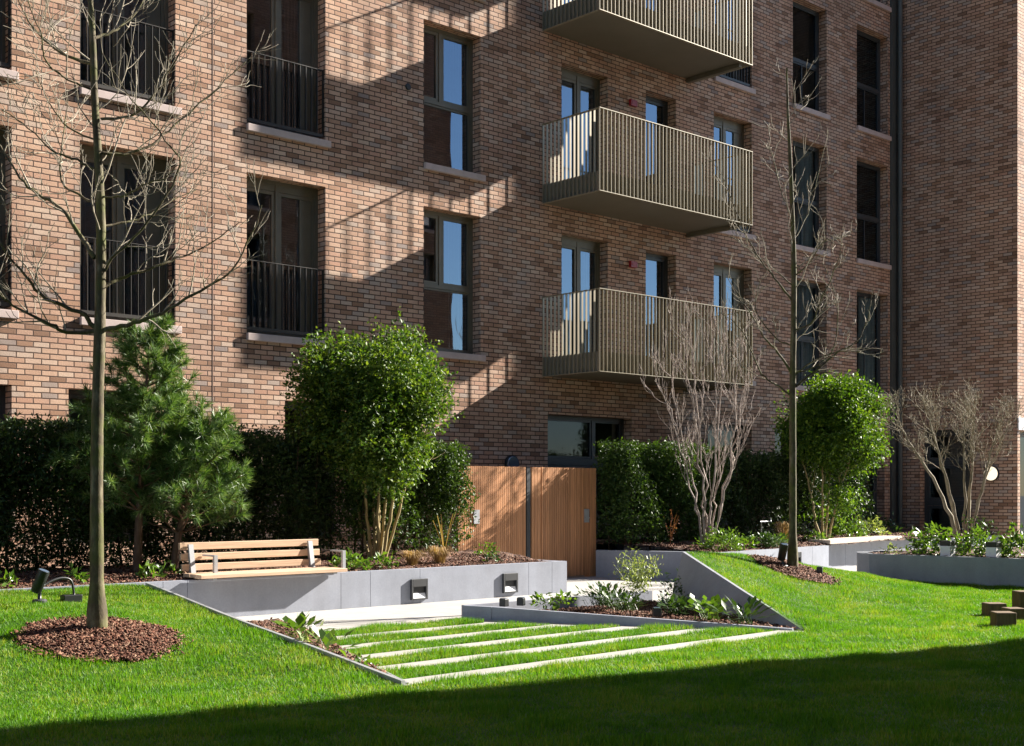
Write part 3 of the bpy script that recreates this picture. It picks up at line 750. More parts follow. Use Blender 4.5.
# leaning steel wall of the right mound: a triangular plate, foot nearer the bed than the top
g = MB(); th = .035; V = []; F = []; K = 12
for k in range(K+1):
    t = k/K
    bx_,by_ = 11.29+(12.48-11.29)*t, 7.8+(10.62-7.8)*t       # foot
    tx_,ty_ = 11.29+(12.90-11.29)*t, 7.8+(10.74-7.8)*t       # top
    zt_ = .024+.656*t
    tk = .006+th*min(1,t*4)
    V += [(bx_,by_,-.02),(tx_,ty_,zt_),(tx_+tk,ty_-.01*t,zt_),(bx_+tk*1.5,by_-.01*t,-.02)]
for k in range(K):
    a=k*4; b=a+4; F += [(a,a+1,b+1,b),(a+1,a+2,b+2,b+1),(a+2,a+3,b+3,b+2)]
F += [(3,2,1,0),(K*4,K*4+1,K*4+2,K*4+3)]
g.add(V,F)
tag(g.build('retaining_wall', M['conc2']), 'triangular grey steel wall holding the sloping lawn mound', 'wall')
# edging of the back of the right lawn
g = MB()
for i in range(3):
    a=(BX[i],BY[i]); b=(BX[i+1],BY[i+1]); dx,dy=b[0]-a[0],b[1]-a[1]; L_=math.hypot(dx,dy); nx,ny=-dy/L_*.012,dx/L_*.012
    g.prism([(a[0],a[1]),(b[0],b[1]),(b[0]+nx,b[1]+ny),(a[0]+nx,a[1]+ny)], -.02, lambda x,y: float(h_right(np.array(x),np.array(y)))-.012)
tag(g.build('lawn_edging', M['steel']), 'thin steel edging round the back of the right lawn mound', 'edging')
g = MB(); y_ = np.linspace(7.58,13.08,12)
for a,b in zip(y_[:-1],y_[1:]):
    x0,x1=float(xe(np.array(a))),float(xe(np.array(b)))
    za,zb_=float(h_left(np.array(x0),np.array(a)))+.03,float(h_left(np.array(x1),np.array(b)))+.03
    g.add([(x0,a,-.02),(x1,b,-.02),(x1,b,zb_),(x0,a,za),(x0+.035,a,-.02),(x1+.035,b,-.02),(x1+.035,b,zb_),(x0+.035,a,za)],
          [(0,1,2,3),(7,6,5,4),(3,2,6,7),(0,3,7,4),(1,5,6,2)])
tag(g.build('lawn_edging', M['steel']), 'sloping pale metal edging along the left lawn mound', 'edging')
g = MB()
a=(9.60,11.22); b=(11.20,7.86)
d=Vector((b[0]-a[0],b[1]-a[1],0)); L_=d.length; d.normalize(); n_=Vector((-d.y,d.x,0))
def ed(p,q,z0,z1,th=.06):
    d=Vector((q[0]-p[0],q[1]-p[1],0)); d.normalize(); n=Vector((-d.y,d.x,0))*th
    g.prism([(p[0],p[1]),(q[0],q[1]),(q[0]+n.x,q[1]+n.y),(p[0]+n.x,p[1]+n.y)], -.02, lambda x,y: z0 if math.hypot(x-p[0],y-p[1])<math.hypot(x-q[0],y-q[1]) else z1)
m_ = (a[0]+d.x*.35,a[1]+d.y*.35)
ed(a,(m_[0]-d.x*.003,m_[1]-d.y*.003),.155,.150); ed((m_[0]+d.x*.003,m_[1]+d.y*.003),b,.150,.035)
ed((12.85,11.27),(a[0]+.03,a[1]+.07),.155,.155)
tag(g.build('bed_edging', M['conc']), 'low grey edging round the triangular mulch bed', 'edging')
g = MB()
ed((5.95,7.58),(7.01,10.33),.035,.07,.02); ed((7.013,10.338),(7.26,11.06),.07,.09,.02); ed((7.262,11.065),(7.30,11.47),.09,.10,.02); ed((7.28,11.475),(6.44,11.475),.10,.12,.02)
tag(g.build('bed_edging', M['steel']), 'thin steel edging between the paving strips and left planting bed', 'edging')

# ------------------------------------------------------------------ gate / fence
def slat_panel(g, x0,x1,y,z0,z1,w=.034,gap=.008,d=.03):
    n = int((x1-x0)/(w+gap)); p=(x1-x0)/n
    for k in range(n):
        xa = x0+p*k+gap/2; g.box(xa,xa+p-gap,y,y+d,z0,z1+random.uniform(-.003,.003))
GYY = 15.38
fo = tag(empty('fence_panel',(14.0,GYY,0)), 'fixed cedar slatted screen left of the gate', 'fence')
g = MB(); slat_panel(g,13.05,14.50,GYY,.03,1.86); g.build('slats', M['gate'], fo)
g = MB(); g.box(13.05,14.50,GYY+.034,GYY+.07,.2,.28); g.box(13.05,14.50,GYY+.034,GYY+.07,1.5,1.58); g.build('rail', M['dgrey'], fo)
g = MB(); g.box(14.525,14.605,GYY+.0,GYY+.08,0,1.84); g.build('post', M['dgrey'], fo)
g = MB(); g.box(13.36,13.48,GYY-.02,GYY-.001,.95,1.17); g.build('plate', M['steel'], fo)
ga = tag(empty('timber_gate',(15.5,GYY,0)), 'cedar slatted gate with a metal lock plate beside the right hedge', 'gate')
g = MB(); slat_panel(g,14.63,14.84,GYY,.03,1.86,.05); slat_panel(g,14.86,15.98,GYY,.03,1.86); g.box(16.0,16.15,GYY-.01,GYY+.12,0,1.86); g.build('slats', M['gate'], ga)
g = MB(); g.box(14.64,15.98,GYY+.034,GYY+.07,.2,.28); g.box(14.64,15.98,GYY+.034,GYY+.07,1.5,1.58); g.build('rail', M['dgrey'], ga)
g = MB(); g.box(15.86,15.975,GYY-.018,GYY-.001,.93,1.16); g.box(15.90,15.93,GYY-.06,GYY-.018,1.0,1.02); g.box(15.83,15.93,GYY-.075,GYY-.06,1.0,1.02); g.build('lock', M['steel'], ga)

# ------------------------------------------------------------------ benches
be = tag(empty('bench',(8.27,13.3,.45)), 'pale timber bench with slatted back and steel arms on the planter wall', 'bench')
def slat(name,x0,x1,y0,y1,z0,z1):
    g = MB(); g.box(x0,x1,y0,y1,z0,z1); return g.build(name, M['bench'], be, bevel=.005)
slat('seat',7.27,9.27,13.02,13.165,.452+.02,.545-.03); slat('seat',7.30,9.27,13.18,13.33,.472,.515); slat('seat',7.30,9.27,13.345,13.49,.472,.515)
for z0,z1,dy in ((.535,.615,0),(.655,.735,.03),(.775,.86,.06)):
    slat('backrest',7.33,9.25,13.56+dy,13.60+dy,z0,z1)
for x in (7.45,9.1):
    g = MB(); pts=[(x,13.10,.46),(x,13.45,.46)]; g.box(x-.025,x+.025,13.03,13.5,.452,.471)
    V=[(x-.03,13.50,.455),(x+.03,13.50,.455),(x+.03,13.555,.455),(x-.03,13.555,.455),(x-.03,13.575,.84),(x+.03,13.575,.84),(x+.03,13.61,.84),(x-.03,13.61,.84)]
    V=[(a,b-.0,c) for a,b,c in V]
    g.add(V,[(0,3,2,1),(4,5,6,7),(0,1,5,4),(1,2,6,5),(2,3,7,6),(3,0,4,7)])
    g.build('bracket', M['steel'], be)
for x in (7.62,9.42):
    g = MB(); g.box(x-.022,x+.022,13.30,13.34,.455,.72); g.box(x-.022,x+.022,13.341,13.58,.70,.72)
    g.build('armrest', M['steel'], be)
b2 = tag(empty('bench',(22,13.8,.45)), 'backless pale slab bench on the far planter wall behind the right lawn', 'bench')
g = MB(); g.box(0,1,0,1,0,1)
def obox(p,q,w,z0,z1):
    d=Vector((q[0]-p[0],q[1]-p[1],0)).normalized(); n=Vector((-d.y,d.x,0))*w
    return MB().prism([(p[0],p[1]),(q[0],q[1]),(q[0]+n.x,q[1]+n.y),(p[0]+n.x,p[1]+n.y)],z0,z1)
for k,o_ in enumerate((0,.16,.32)):
    obox((20.75,13.72+o_),(23.85,14.06+o_),.15,.475,.55).build('seat', M['benchg'], b2, bevel=.005)
g = MB()
for x,y in ((20.95,13.78),(22.3,13.93),(23.6,14.08)): g.box(x-.03,x+.03,y,y+.4,.462,.474)
g.build('bracket', M['steel'], b2)

# ------------------------------------------------------------------ fittings
def wall_light(px, py, z, label):
    o = tag(empty('wall_light',(px,py,z)), label, 'wall light', 'square recessed lights in the planter walls')
    g = MB(); s=.135; y1=py; y0=py-.035
    for a,b,c,d in ((-s,-s+.028,-s,s),(s-.028,s,-s,s),(-s+.028,s-.028,s-.10,s),(-s+.028,s-.028,-s,-s+.02)):
        g.box(px+a,px+b,y0,y1-.001,z+c,z+d)
    g.build('frame', M['dgrey'], o, bevel=.003)
    g = MB(); g.box(px-s+.028,px+s-.028,y1-.006,y1-.0015,z-s+.02,z+s-.10); g.build('recess', M['black'], o)
    g = MB(); g.add([(px-s+.029,y0+.004,z-s+.021),(px+s-.029,y0+.004,z-s+.021),(px+s-.029,y1-.007,z-s+.085),(px-s+.029,y1-.007,z-s+.085)],[(0,1,2,3)]); g.build('reflector', M['white'], o)
wall_light(10.52,13.199,.185,'dark square light recessed in the grey wall below the multi-stemmed evergreen')
wall_light(12.13,13.199,.19,'dark square light recessed in the grey wall nearest the timber screen')
wall_light(19.30,13.478,.25,'dark square light recessed in the far wall behind the second bare tree')

def spotlight(c, label, aim=(-.4,.5,.75), s=1.0, cable=None, group='garden spotlights'):
    o = tag(empty('garden_spotlight', c), label, 'spotlight', group)
    x,y,z = c
    g = MB(); g.lathe((x,y,z-.02),[(.085*s,0),(.085*s,.07*s),(.07*s,.085*s)]); g.build('base', M['dgrey'], o)
    g = MB(); g.tube([(x,y,z+.06*s),(x,y,z+.17*s)],.022*s,8); g.build('stem', M['black'], o)
    a = Vector(aim).normalized(); p = Vector((x,y,z+.26*s))
    g = MB(); g.tube([p-a*.13*s,p-a*.11*s,p+a*.14*s,p+a*.145*s],[.045*s,.062*s,.07*s,.07*s],16); hd = g.build('head', M['black'], o)
    g = MB(); g.tube([p+a*.146*s,p+a*.150*s],[.058*s,.058*s],16); g.build('lens', M['lens'], hd)
    if cable:
        g = MB(); g.tube(cable,.012,8); g.build('cable', M['black'], o)
    return o
zl = lambda x,y: float(h_left(np.array(x),np.array(y))); zr = lambda x,y: float(h_right(np.array(x),np.array(y)))
sx,sy = 4.96,11.90
spotlight((sx,sy,zl(sx,sy)),'large black spotlight with a cable on the lawn left of the near tree', (.25,-.25,.9), .80,
          catmull([(sx+.03,sy,zl(sx,sy)+.17),(sx+.13,sy+.02,zl(sx,sy)+.215),(sx+.24,sy+.04,zl(sx,sy)+.235),(sx+.33,sy+.05,zl(sx,sy)+.20),(sx+.36,sy+.05,zl(sx,sy)+.05)],4))
g = MB(); g.box(sx+.24,sx+.42,sy+.0,sy+.10,zl(sx,sy)-.02,zl(sx,sy)+.07)
tag(g.build('junction_box', M['black'], bevel=.006), 'small black junction box on the lawn at the end of the spotlight cable', 'box')
spotlight((14.62,10.42,zr(14.62,10.42)),'black upright spotlight on the mound left of the second bare tree', (-.1,-.3,.95), .85)
def block_light(c, ang, label, size=(.09,.08,.09), lens=True):
    o = tag(empty('ground_light', c), label, 'ground light', 'small square ground lights')
    g = MB(); g.rbox((c[0],c[1],c[2]+size[2]/2),size,ang); g.build('body', M['black'], o, bevel=.006)
    g = MB(); g.rbox((c[0],c[1],c[2]+size[2]+.004),(size[0]*.8,size[1]*.8,.006),ang); g.build('lens', M['lens'], o)
block_light((15.2,10.22,zr(15.2,10.22)+.03),.5,'small black light on the mulch right of the second bare tree')
block_light((9.98,10.95,.14),.3,'small black light at the tip of the triangular bed, leftmost of a pair')
block_light((10.2,10.9,.14),.5,'small black light at the tip of the triangular bed, rightmost of a pair')
block_light((11.02,9.55,.06),.8,'bluish square light in the mulch before the triangular wall',(.12,.09,.09))
for (x,y),lb in (((18.92,10.35),'short white bollard light with a black cap, left of the umbrella shrub'),((18.98,9.62),'short white bollard light with a black cap, below the umbrella shrub')):
    o = tag(empty('bollard_light',(x,y,.45)), lb, 'bollard light', 'white bollard lights in the planter')
    g = MB(); g.box(x-.085,x+.085,y-.085,y+.085,.43,.60); g.build('body', M['white'], o, bevel=.006)
    g = MB(); g.box(x-.09,x+.09,y-.09,y+.09,.603,.68); g.build('cap', M['black'], o, bevel=.006)
def round_lamp(c, axis, r, label, lit, group=None):
    o = tag(empty('wall_lamp', c), label, 'wall lamp')
    g = MB(); g.lathe(c,[(r*1.12,0.003),(r*1.12,.05),(r*1.03,.06)],axis,28); g.build('base', M['black'], o)
    g = MB(); g.lathe(c,[(r,.0605),(r,.075),(r*.9,.085)],axis,28); g.build('diffuser', M['lamp'] if lit else M['lens'], o)
round_lamp((WX,14.55,1.88),'x',.16,'lit round wall lamp glowing warm white on the brick wing',True)
round_lamp((15.6,FY,1.95),'y',.14,'unlit round bulkhead lamp on the brick wall above the timber screen',False)
for z,lb in ((9.02,'small red alarm box between doors over the upper full balcony'),(5.88,'small red alarm box between doors over the lowest balcony')):
    g = MB(); g.box(18.72,18.90,FY-.07,FY-.003,z-.06,z+.06); g.box(18.75,18.87,FY-.075,FY-.0705,z-.03,z+.03)
    tag(g.build('alarm_box', M['red'], bevel=.008), lb, 'alarm box')
g = MB(); g.lathe((13.28,FY,8.17),[(.055,.003),(.055,.02),(.045,.03)],'y',16)
tag(g.build('wall_vent', M['black']), 'small round black vent on the brickwork left of the tall casement', 'vent')
o = tag(empty('standpipe',(19.0,14.0,.5)), 'thin grey metal standpipe with a tap among the plants behind the mound', 'standpipe')
g = MB(); g.tube([(19.0,14.0,.48),(19.0,14.0,.92)],.010,8); g.build('pipe', M['steel'], o)
g = MB(); g.tube([(18.94,13.98,.92),(19.32,14.02,.92)],.010,8); g.tube([(19.28,14.0,.92),(19.28,14.0,.99)],.010,8); g.build('tap', M['steel'], o)
# timber stumps on the right lawn
STUMPS = [(14.22,7.20,.22,.20,.16,.06),(13.12,6.54,.215,.21,.17,-.05),(13.88,6.80,.20,.20,.15,.12),(14.95,7.2,.20,.20,.26,.1)]
LB = ['square timber block at the back left of the cluster on the right lawn','square timber block at the front of the cluster on the right lawn','square timber block behind and right of the front one','tallest square timber block, cut by the right edge of the picture']
for (x,y,w,d,h,a),lb in zip(STUMPS,LB):
    g = MB(); g.rbox((x,y,h/2),(w,d,h+.02),a-.745)
    tag(g.build('timber_block', M['log'], bevel=.012), lb, 'timber block', 'square timber blocks on the lawn')

# ------------------------------------------------------------------ vegetation
CR, CF = Vector((.735,-.678,0)), Vector((.678,.735,0))   # across / away directions of the courtyard diagonal
def rv(s=1.0): return Vector((random.gauss(0,s),random.gauss(0,s),random.gauss(0,s)))
def wig(p, d, L_, n, bend, upw=0.0):
    pts=[Vector(p)]; d=Vector(d).normalized()
    for i in range(n):
        d = (d + rv(bend) + Vector((0,0,upw))).normalized(); pts.append(pts[-1]+d*(L_/n))
    return pts
def branch(g, pts, r0, r1, sides=5, knob=0):
    n=len(pts); g.tube(pts,[r0+(r1-r0)*i/(n-1) for i in range(n)],sides,cap=False)
def twigs(g, pts, r, n, L_, lev=1, upw=.12, spread=.9, t0=.25, bend=.16, rmin=.0028):
    m=len(pts)
    for k in range(n):
        t=t0+(1-t0)*(k+random.random())/n; i=min(m-2,int(t*(m-1))); p=pts[i].lerp(pts[i+1],t*(m-1)-i)
        d=(pts[i+1]-pts[i]).normalized(); s=rv(1); s=(s-d*s.dot(d)).normalized()
        dd=(d+s*spread+Vector((0,0,upw*2))).normalized(); l=L_*random.uniform(.45,1.25)*(1.15-.5*t)
        q=wig(p,dd,l,5,bend,upw); rr=max(rmin,r*(1-.6*t)*.55)
        branch(g,q,rr,rmin*.7,4)
        if lev>0: twigs(g,q,rr,max(2,int(n*.45)),L_*.5,lev-1,upw,spread,.3,bend,rmin)
def px_pt(px,py,d):      # design aid: a point at a chosen distance
    l=(px-512)/1293*d; return Vector((.678*d+.735*l, .735*d-.678*l, 1.45+(492-py)/1293*d))

def bare_tree(base, d, trunk_px, r0, branches, label, top_ext, seed, tw):
    random.seed(seed)
    o = tag(empty('bare_tree', base), label, 'tree')
    tp=[Vector(base)-Vector((0,0,.1))]+[px_pt(px,py,d+dd) for px,py,dd in trunk_px]
    tp=catmull(tp,5); n=len(tp)
    rad=[]
    for i in range(n):
        t=i/(n-1); rad.append((r0*(1-t)**.8*.93+.010)*(1+.05*random.uniform(-1,1))*(1.45 if i<3 else 1.15 if i==3 else 1))
    g=MB(); g.tube(tp,rad,12); g.build('trunk', M['bark'], o)
    g=MB(); gt=MB()
    for br,rb in branches:
        pts=[]; m=len(br); sgn=random.choice((-1,1)); dep=random.uniform(.25,.8)*sgn
        for k,(px,py) in enumerate(br): pts.append(px_pt(px,py,d+dep*(k/(m-1))**1.1))
        pts=catmull(pts,4)
        pts=[p+rv(.006) if 0<i<len(pts)-1 else p for i,p in enumerate(pts)]
        bo=MB(); branch(bo,pts,rb,.004,7); bo.build('branch', M['bark'], o)
        twigs(gt,pts,rb,tw[0],tw[1],1,.10,.9,.2,.17,tw[2])
    # smaller twigs straight from the trunk
    up=[tp[i] for i in range(int(n*.38),n)]
    twigs(gt,up,.02,tw[3],tw[1]*1.6,1,.12,1.3,.05,.15,tw[2])
    gt.build('twigs', M['twig'], o)
    return o
B1=[([(104,330),(127,325),(144,320),(171,309),(201,290),(228,275),(248,243),(262,205)],.021),
    ([(94,331),(67,332),(50,324),(20,309),(0,294),(-25,280)],.019),
    ([(95,327),(80,312),(47,299),(27,277),(0,243),(-25,205)],.021),
    ([(103,288),(120,279),(144,270),(168,262),(188,255),(214,240),(240,222)],.016),
    ([(95,258),(80,235),(60,208),(37,194),(20,178),(0,147),(-20,120)],.022),
    ([(104,272),(112,258),(135,238),(160,205),(180,165),(166,140),(132,100),(102,52)],.012),
    ([(99,205),(80,195),(61,180),(63,140),(68,98)],.013),
    ([(103,153),(130,153),(158,140),(182,119),(218,88),(246,62)],.014),
    ([(102,119),(130,117),(152,98),(172,66),(196,25)],.013),
    ([(92,64),(68,56),(50,45),(30,22),(10,-15)],.015),
    ([(95,38),(113,32),(132,18),(152,-15)],.014),
    ([(93,90),(70,80),(48,62),(40,30),(28,0)],.010),
    ([(101,226),(128,222),(150,214),(168,203),(196,190)],.011),
    ([(95,170),(72,158),(52,150),(30,128),(2,110)],.011),
    ([(96,140),(70,128),(50,105),(36,70)],.009),
    ([(100,196),(122,196),(142,186),(165,178),(178,165)],.009)]
bare_tree((4.78,10.29,zl(4.78,10.29)), 10.80, [(97,560,0),(97,480,0),(98,400,0),(100,330,0),(101,270,0),(101,215,0),(98,150,0),(95,100,0),(93,40,0),(90,-20,.02),(93,-90,.05),(95,-190,.1)], .053, B1,
          'tall bare young tree with mossy trunk in the near left mulch ring', 0, 21, (10,.54,.0031,13))
B2=[([(796,386),(808,377),(822,366),(838,352),(857,342),(868,318),(874,285)],.020),
    ([(791,372),(778,352),(765,338),(756,322),(742,300),(728,278)],.018),
    ([(791,395),(775,384),(762,374),(752,352),(742,330),(720,312)],.015),
    ([(796,372),(812,368),(832,352),(838,318),(834,290),(822,262)],.013),
    ([(795,330),(812,322),(822,298),(838,262),(842,235)],.012),
    ([(792,300),(778,282),(762,262),(745,232),(732,200),(722,172)],.015),
    ([(792,285),(772,268),(752,250),(730,236)],.009),
    ([(796,275),(810,262),(826,240),(836,246)],.010),
    ([(795,238),(806,220),(815,190),(824,150)],.009),
    ([(791,215),(781,190),(774,160),(768,140)],.009),
    ([(794,345),(806,330),(818,318),(835,302)],.008),
    ([(795,375),(812,362),(838,352),(862,352)],.009),
    ([(790,345),(776,338),(756,310),(760,282)],.010)]
bare_tree((14.82,10.40,zr(14.82,10.40)), 17.70, [(793,520,0),(793,450,0),(793,380,0),(794,320,0),(794,260,0),(792,200,0),(790,150,0),(788,110,0),(787,68,0)], .049, B2,
          'slender bare tree in the mulch ring on the right mound', 0, 22, (7,.50,.0044,12))

def multistem(base, stems, top, label, mat, seed, name, n2, L2, rm, category='shrub', upw=.16, spread=.7, wob=.008, t0=.36, lv=2):
    """stems: list of (dx_base, dx_mid, dz_mid, dx_top, dz_top, depth)"""
    random.seed(seed); o = tag(empty(name, base), label, category)
    B=Vector(base); tw=MB()
    for (a,b,zb,c,zc,dp,r) in stems:
        pts=catmull([B+CR*a+CF*dp*.1-Vector((0,0,.06)), B+CR*(a*.6+b*.4)+CF*dp*.3+Vector((0,0,zb*.45)), B+CR*b+CF*dp*.6+Vector((0,0,zb)), B+CR*(b*.4+c*.6)+CF*dp*.85+Vector((0,0,zb*.4+zc*.6)), B+CR*c+CF*dp+Vector((0,0,zc))],4)
        pts=[p+rv(wob) if i>2 else p for i,p in enumerate(pts)]
        g=MB(); branch(g,pts,r,.006,8); g.build('stem', mat, o)
        twigs(tw,pts,r*.6,n2,L2,lv,upw,spread,t0,.15,rm)
    tw.build('twigs', mat, o); return o
multistem((17.87,14.3,.53),[(-.10,-.30,1.5,-.78,3.3,.3,.022),(-.06,-.18,1.6,-.50,3.6,-.3,.024),(-.02,-.05,1.5,-.28,3.8,.4,.022),(.0,.08,1.3,.05,3.9,-.3,.024),(.03,.22,1.2,.32,3.75,.3,.022),(.06,.36,1.4,.55,3.6,-.2,.024),(.08,.50,1.7,.76,3.2,.2,.022),(-.08,-.42,1.4,-.90,2.9,-.2,.018)],
          None,'bare vase-shaped shrub with reddish grey twigs before the right hedge',M['purple'],5,'bare_shrub',10,.85,.0042,upw=.13,spread=.55,wob=.03)
multistem((21.04,11.2,.44),[(-.05,-.50,1.25,-1.20,2.35,.2,.044),(-.03,-.42,1.35,-.80,2.42,-.4,.030),(-.01,-.25,1.3,-.48,2.45,.5,.034),(.0,-.10,1.2,-.18,2.48,-.5,.034),(.02,.06,1.2,.08,2.48,-.3,.036),(.05,.20,1.2,.32,2.45,.4,.036),(.06,.26,1.15,.56,2.42,-.3,.032),(.07,.33,1.05,.86,2.3,.1,.030)],
          None,'bare umbrella-shaped shrub with twisting stems in the right planter',M['grey_bark'],19,'bare_shrub',12,.68,.0036,upw=.11,spread=.95,wob=.012,t0=.52)

def leaves(P, size, nrm_bias=None, fold=.25, aspect=.5, up=.5, drop=0.0):
    """leaf = folded diamond, 2 triangles x 2"""
    n=len(P); L_=size*RNG.uniform(.6,1.25,n)
    d=RNG.normal(0,1,(n,3)); d[:,2]-=drop
    if nrm_bias is not None: d+=nrm_bias*1.2
    d/=np.linalg.norm(d,axis=1)[:,None]
    u=RNG.normal(0,1,(n,3)); u[:,2]+=up*2; s=np.cross(d,u); s/=np.linalg.norm(s,axis=1)[:,None]+1e-9
    nn=np.cross(s,d); W=L_*aspect/2
    a=P; m=P+d*(L_*.45)[:,None]; t=P+d*L_[:,None]-nn*(L_*.12)[:,None]
    l=m+s*W[:,None]+nn*(W*fold)[:,None]; r=m-s*W[:,None]+nn*(W*fold)[:,None]
    V=np.stack([a,l,t,r],1).reshape(-1,3); b=np.arange(n)[:,None]*4
    F=np.concatenate([b+np.array([[0,1,2]]),b+np.array([[0,2,3]])]); return V,F
def lobed(center, rad, n, seed, nl=26, lobe=.42, shell=.55, squash=1.0, flat=None):
    """points through a crown made of many uneven clumps"""
    rg=np.random.default_rng(seed); c=np.array(center); rad=np.array(rad)
    d=rg.normal(0,1,(nl,3)); d/=np.linalg.norm(d,axis=1)[:,None]
    if flat: d=np.sign(d)*np.abs(d)**flat; 
    lc=c+d*rad*rg.uniform(.35,.86,(nl,1)); lr=rg.uniform(.65,1.2,nl)*lobe
    w=lr**2; k=rg.choice(nl,n,p=w/w.sum())
    e=rg.normal(0,1,(n,3)); e/=np.linalg.norm(e,axis=1)[:,None]; q=rg.uniform(0,1,n)**(1-shell*.75)
    P=lc[k]+e*(lr[k]*q)[:,None]*rad.mean()*np.array([1,1,.85])*rg.uniform(.8,1.12,(n,1))
    nb=(P-c)/rad*.6+e*.6
    return P,nb
def sprays(P, nb, rg, k=7, step=.045, jit=.02):
    n=len(P); out=[]; nbo=[]
    d=nb+rg.normal(0,.6,(n,3)); d/=np.linalg.norm(d,axis=1)[:,None]
    for i in range(k):
        out.append(P+d*step*i+rg.normal(0,jit,(n,3))); nbo.append(d*.8)
    return np.concatenate(out),np.concatenate(nbo)

def evergreen(base, center, rad, label, mat, stemmat, seed, nleaf, size, stems, nl, lobe, flat=None, skirt=None):
    random.seed(seed); o=tag(empty('evergreen_tree',base),label,'tree'); rg=np.random.default_rng(seed)
    P,nb=lobed(center,rad,nleaf//6,seed,nl,lobe,flat=flat)
    if skirt is not None:
        P2,nb2=lobed(*skirt[:2],skirt[2],seed+1,16,.5); P=np.concatenate([P,P2]); nb=np.concatenate([nb,nb2])
    P,nb=sprays(P,nb,rg,6,size*.55,size*.35)
    # stray shoots beyond the outline
    c=np.array(center); d=rg.normal(0,1,(26,3)); d[:,2]=np.abs(d[:,2])*1.1-.3; d/=np.linalg.norm(d,axis=1)[:,None]
    Q=c+d*np.array(rad)*rg.uniform(.95,1.08,(26,1)); up=d*.6+np.array([0,0,.7])
    for k in range(9):
        P=np.concatenate([P,Q+up*size*.32*k+rg.normal(0,size*.35,(26,3))]); nb=np.concatenate([nb,d*.5])
    V,F=leaves(P,size,nb,.3,.66,.6); raw('crown',V,F,mat,o)
    B=Vector(base)
    for (a,b,c,z,dp,r) in stems:
        pts=catmull([B+CR*a*.5-Vector((0,0,.05)),B+CR*(a*.45+b*.5)+CF*dp*.35+Vector((0,0,z*.35)),B+CR*b+CF*dp*.7+Vector((0,0,z*.62)),B+CR*c+CF*dp+Vector((0,0,z))],5)
        pts=[p+rv(.008) for p in pts]
        g=MB(); branch(g,pts,r,r*.35,8); g.build('stem', stemmat, o)
        tw=MB(); twigs(tw,pts,r*.7,5,.7,1,.1,.8,.5,.12,.004); tw.build('twig', stemmat, o)
    return o
evergreen((10.69,14.3,.5),(10.70,14.2,2.62),(1.04,.88,1.12),'bushy multi-stemmed evergreen tree with glossy leaves right of the bench',M['laurel'],M['tan'],31,72000,.056,
          [(-.20,-.38,-.55,1.9,.2,.024),(-.14,-.18,-.25,2.1,-.25,.026),(-.08,-.06,-.02,2.2,.25,.028),(-.02,.05,.15,2.2,-.2,.026),(.03,.16,.30,2.1,.2,.028),(.09,.30,.50,2.0,-.25,.026),(.14,.42,.70,1.9,.15,.024),(0,.02,.1,2.3,-.05,.026)],46,.42,.8)
evergreen((21.7,14.5,.5),(21.86,14.42,2.78),(1.06,.95,.92),'rounded evergreen tree with bright lit leaves before the dark window',M['laurel2'],M['tan'],32,70000,.062,
          [(-.12,-.25,-.4,1.7,.2,.03),(-.03,-.05,-.1,1.8,-.2,.032),(.05,.15,.25,1.8,.2,.03),(.12,.32,.5,1.7,-.15,.028)],54,.46,None,
          ((21.7,14.35,1.25),(.7,.5,.45),260))

def pine(base, top, spread, label, seed, whorls, ntuft, lean):
    random.seed(seed); o=tag(empty('pine_tree',base),label,'tree',None)
    B=Vector(base); H=top
    pts=catmull([B-Vector((0,0,.05)),B+lean*.2+Vector((0,0,H*.3)),B+lean*.6+Vector((0,0,H*.62)),B+lean+Vector((0,0,H))],6)
    g=MB(); branch(g,pts,.055,.012,9); g.build('trunk', M['pinebark'], o)
    NP=[]; NB=[]; n=len(pts); gb=MB()
    tips=[]
    for w in range(whorls):
        t=.30+.70*w/(whorls-1); i=min(n-2,int(t*(n-1))); p=pts[i].lerp(pts[i+1],t*(n-1)-i)
        L_=spread*(1.0-.72*max(0,(t-.30)/.70))*random.uniform(.8,1.2)
        m=6 if t<.8 else 4; a0=random.uniform(0,6.28)
        for k in range(m):
            a=a0+6.283*k/m+random.uniform(-.3,.3); d=Vector((math.cos(a),math.sin(a),.28))
            q=wig(p,d,L_*random.uniform(.7,1.15),5,.10,.09); branch(gb,q,.014,.005,5)
            for j in range(3,6):
                tips.append((q[j],(q[j]-q[j-1]).normalized()))
                for s in range(3):
                    dd=((q[j]-q[j-1]).normalized()+rv(.55)+Vector((0,0,.3))).normalized(); e=q[j]+dd*random.uniform(.10,.24)
                    branch(gb,[q[j],e],.005,.003,4); tips.append((e,dd))
    tips.append((pts[-1],Vector((0,0,1))))
    gb.build('branches', M['pinebark'], o)
    T=np.array([t[0][:] for t in tips]); D=np.array([t[1][:] for t in tips]); k=ntuft; n=len(T)
    P=np.repeat(T,k,0); DD=np.repeat(D,k,0); m=len(P)
    P=P-DD*RNG.uniform(0,.10,(m,1)); e=DD*.85+RNG.normal(0,.50,(m,3)); e/=np.linalg.norm(e,axis=1)[:,None]
    L_=RNG.uniform(.085,.15,m); s=np.cross(e,RNG.normal(0,1,(m,3))); s/=np.linalg.norm(s,axis=1)[:,None]
    V=np.stack([P-s*.0042,P+s*.0042,P+e*L_[:,None]+np.array([0,0,-.008])],1).reshape(-1,3)
    raw('needles',V,np.arange(3*m).reshape(-1,3),M['needle'],o); return o
pine((7.09,14.2,.5),2.70,.84,'tall pine with long soft needles behind the near bare trunk',41,14,60,CR*.14)
pine((7.50,14.1,.5),1.72,.72,'shorter pine leaning right behind the left end of the bench',42,9,60,CR*.42)

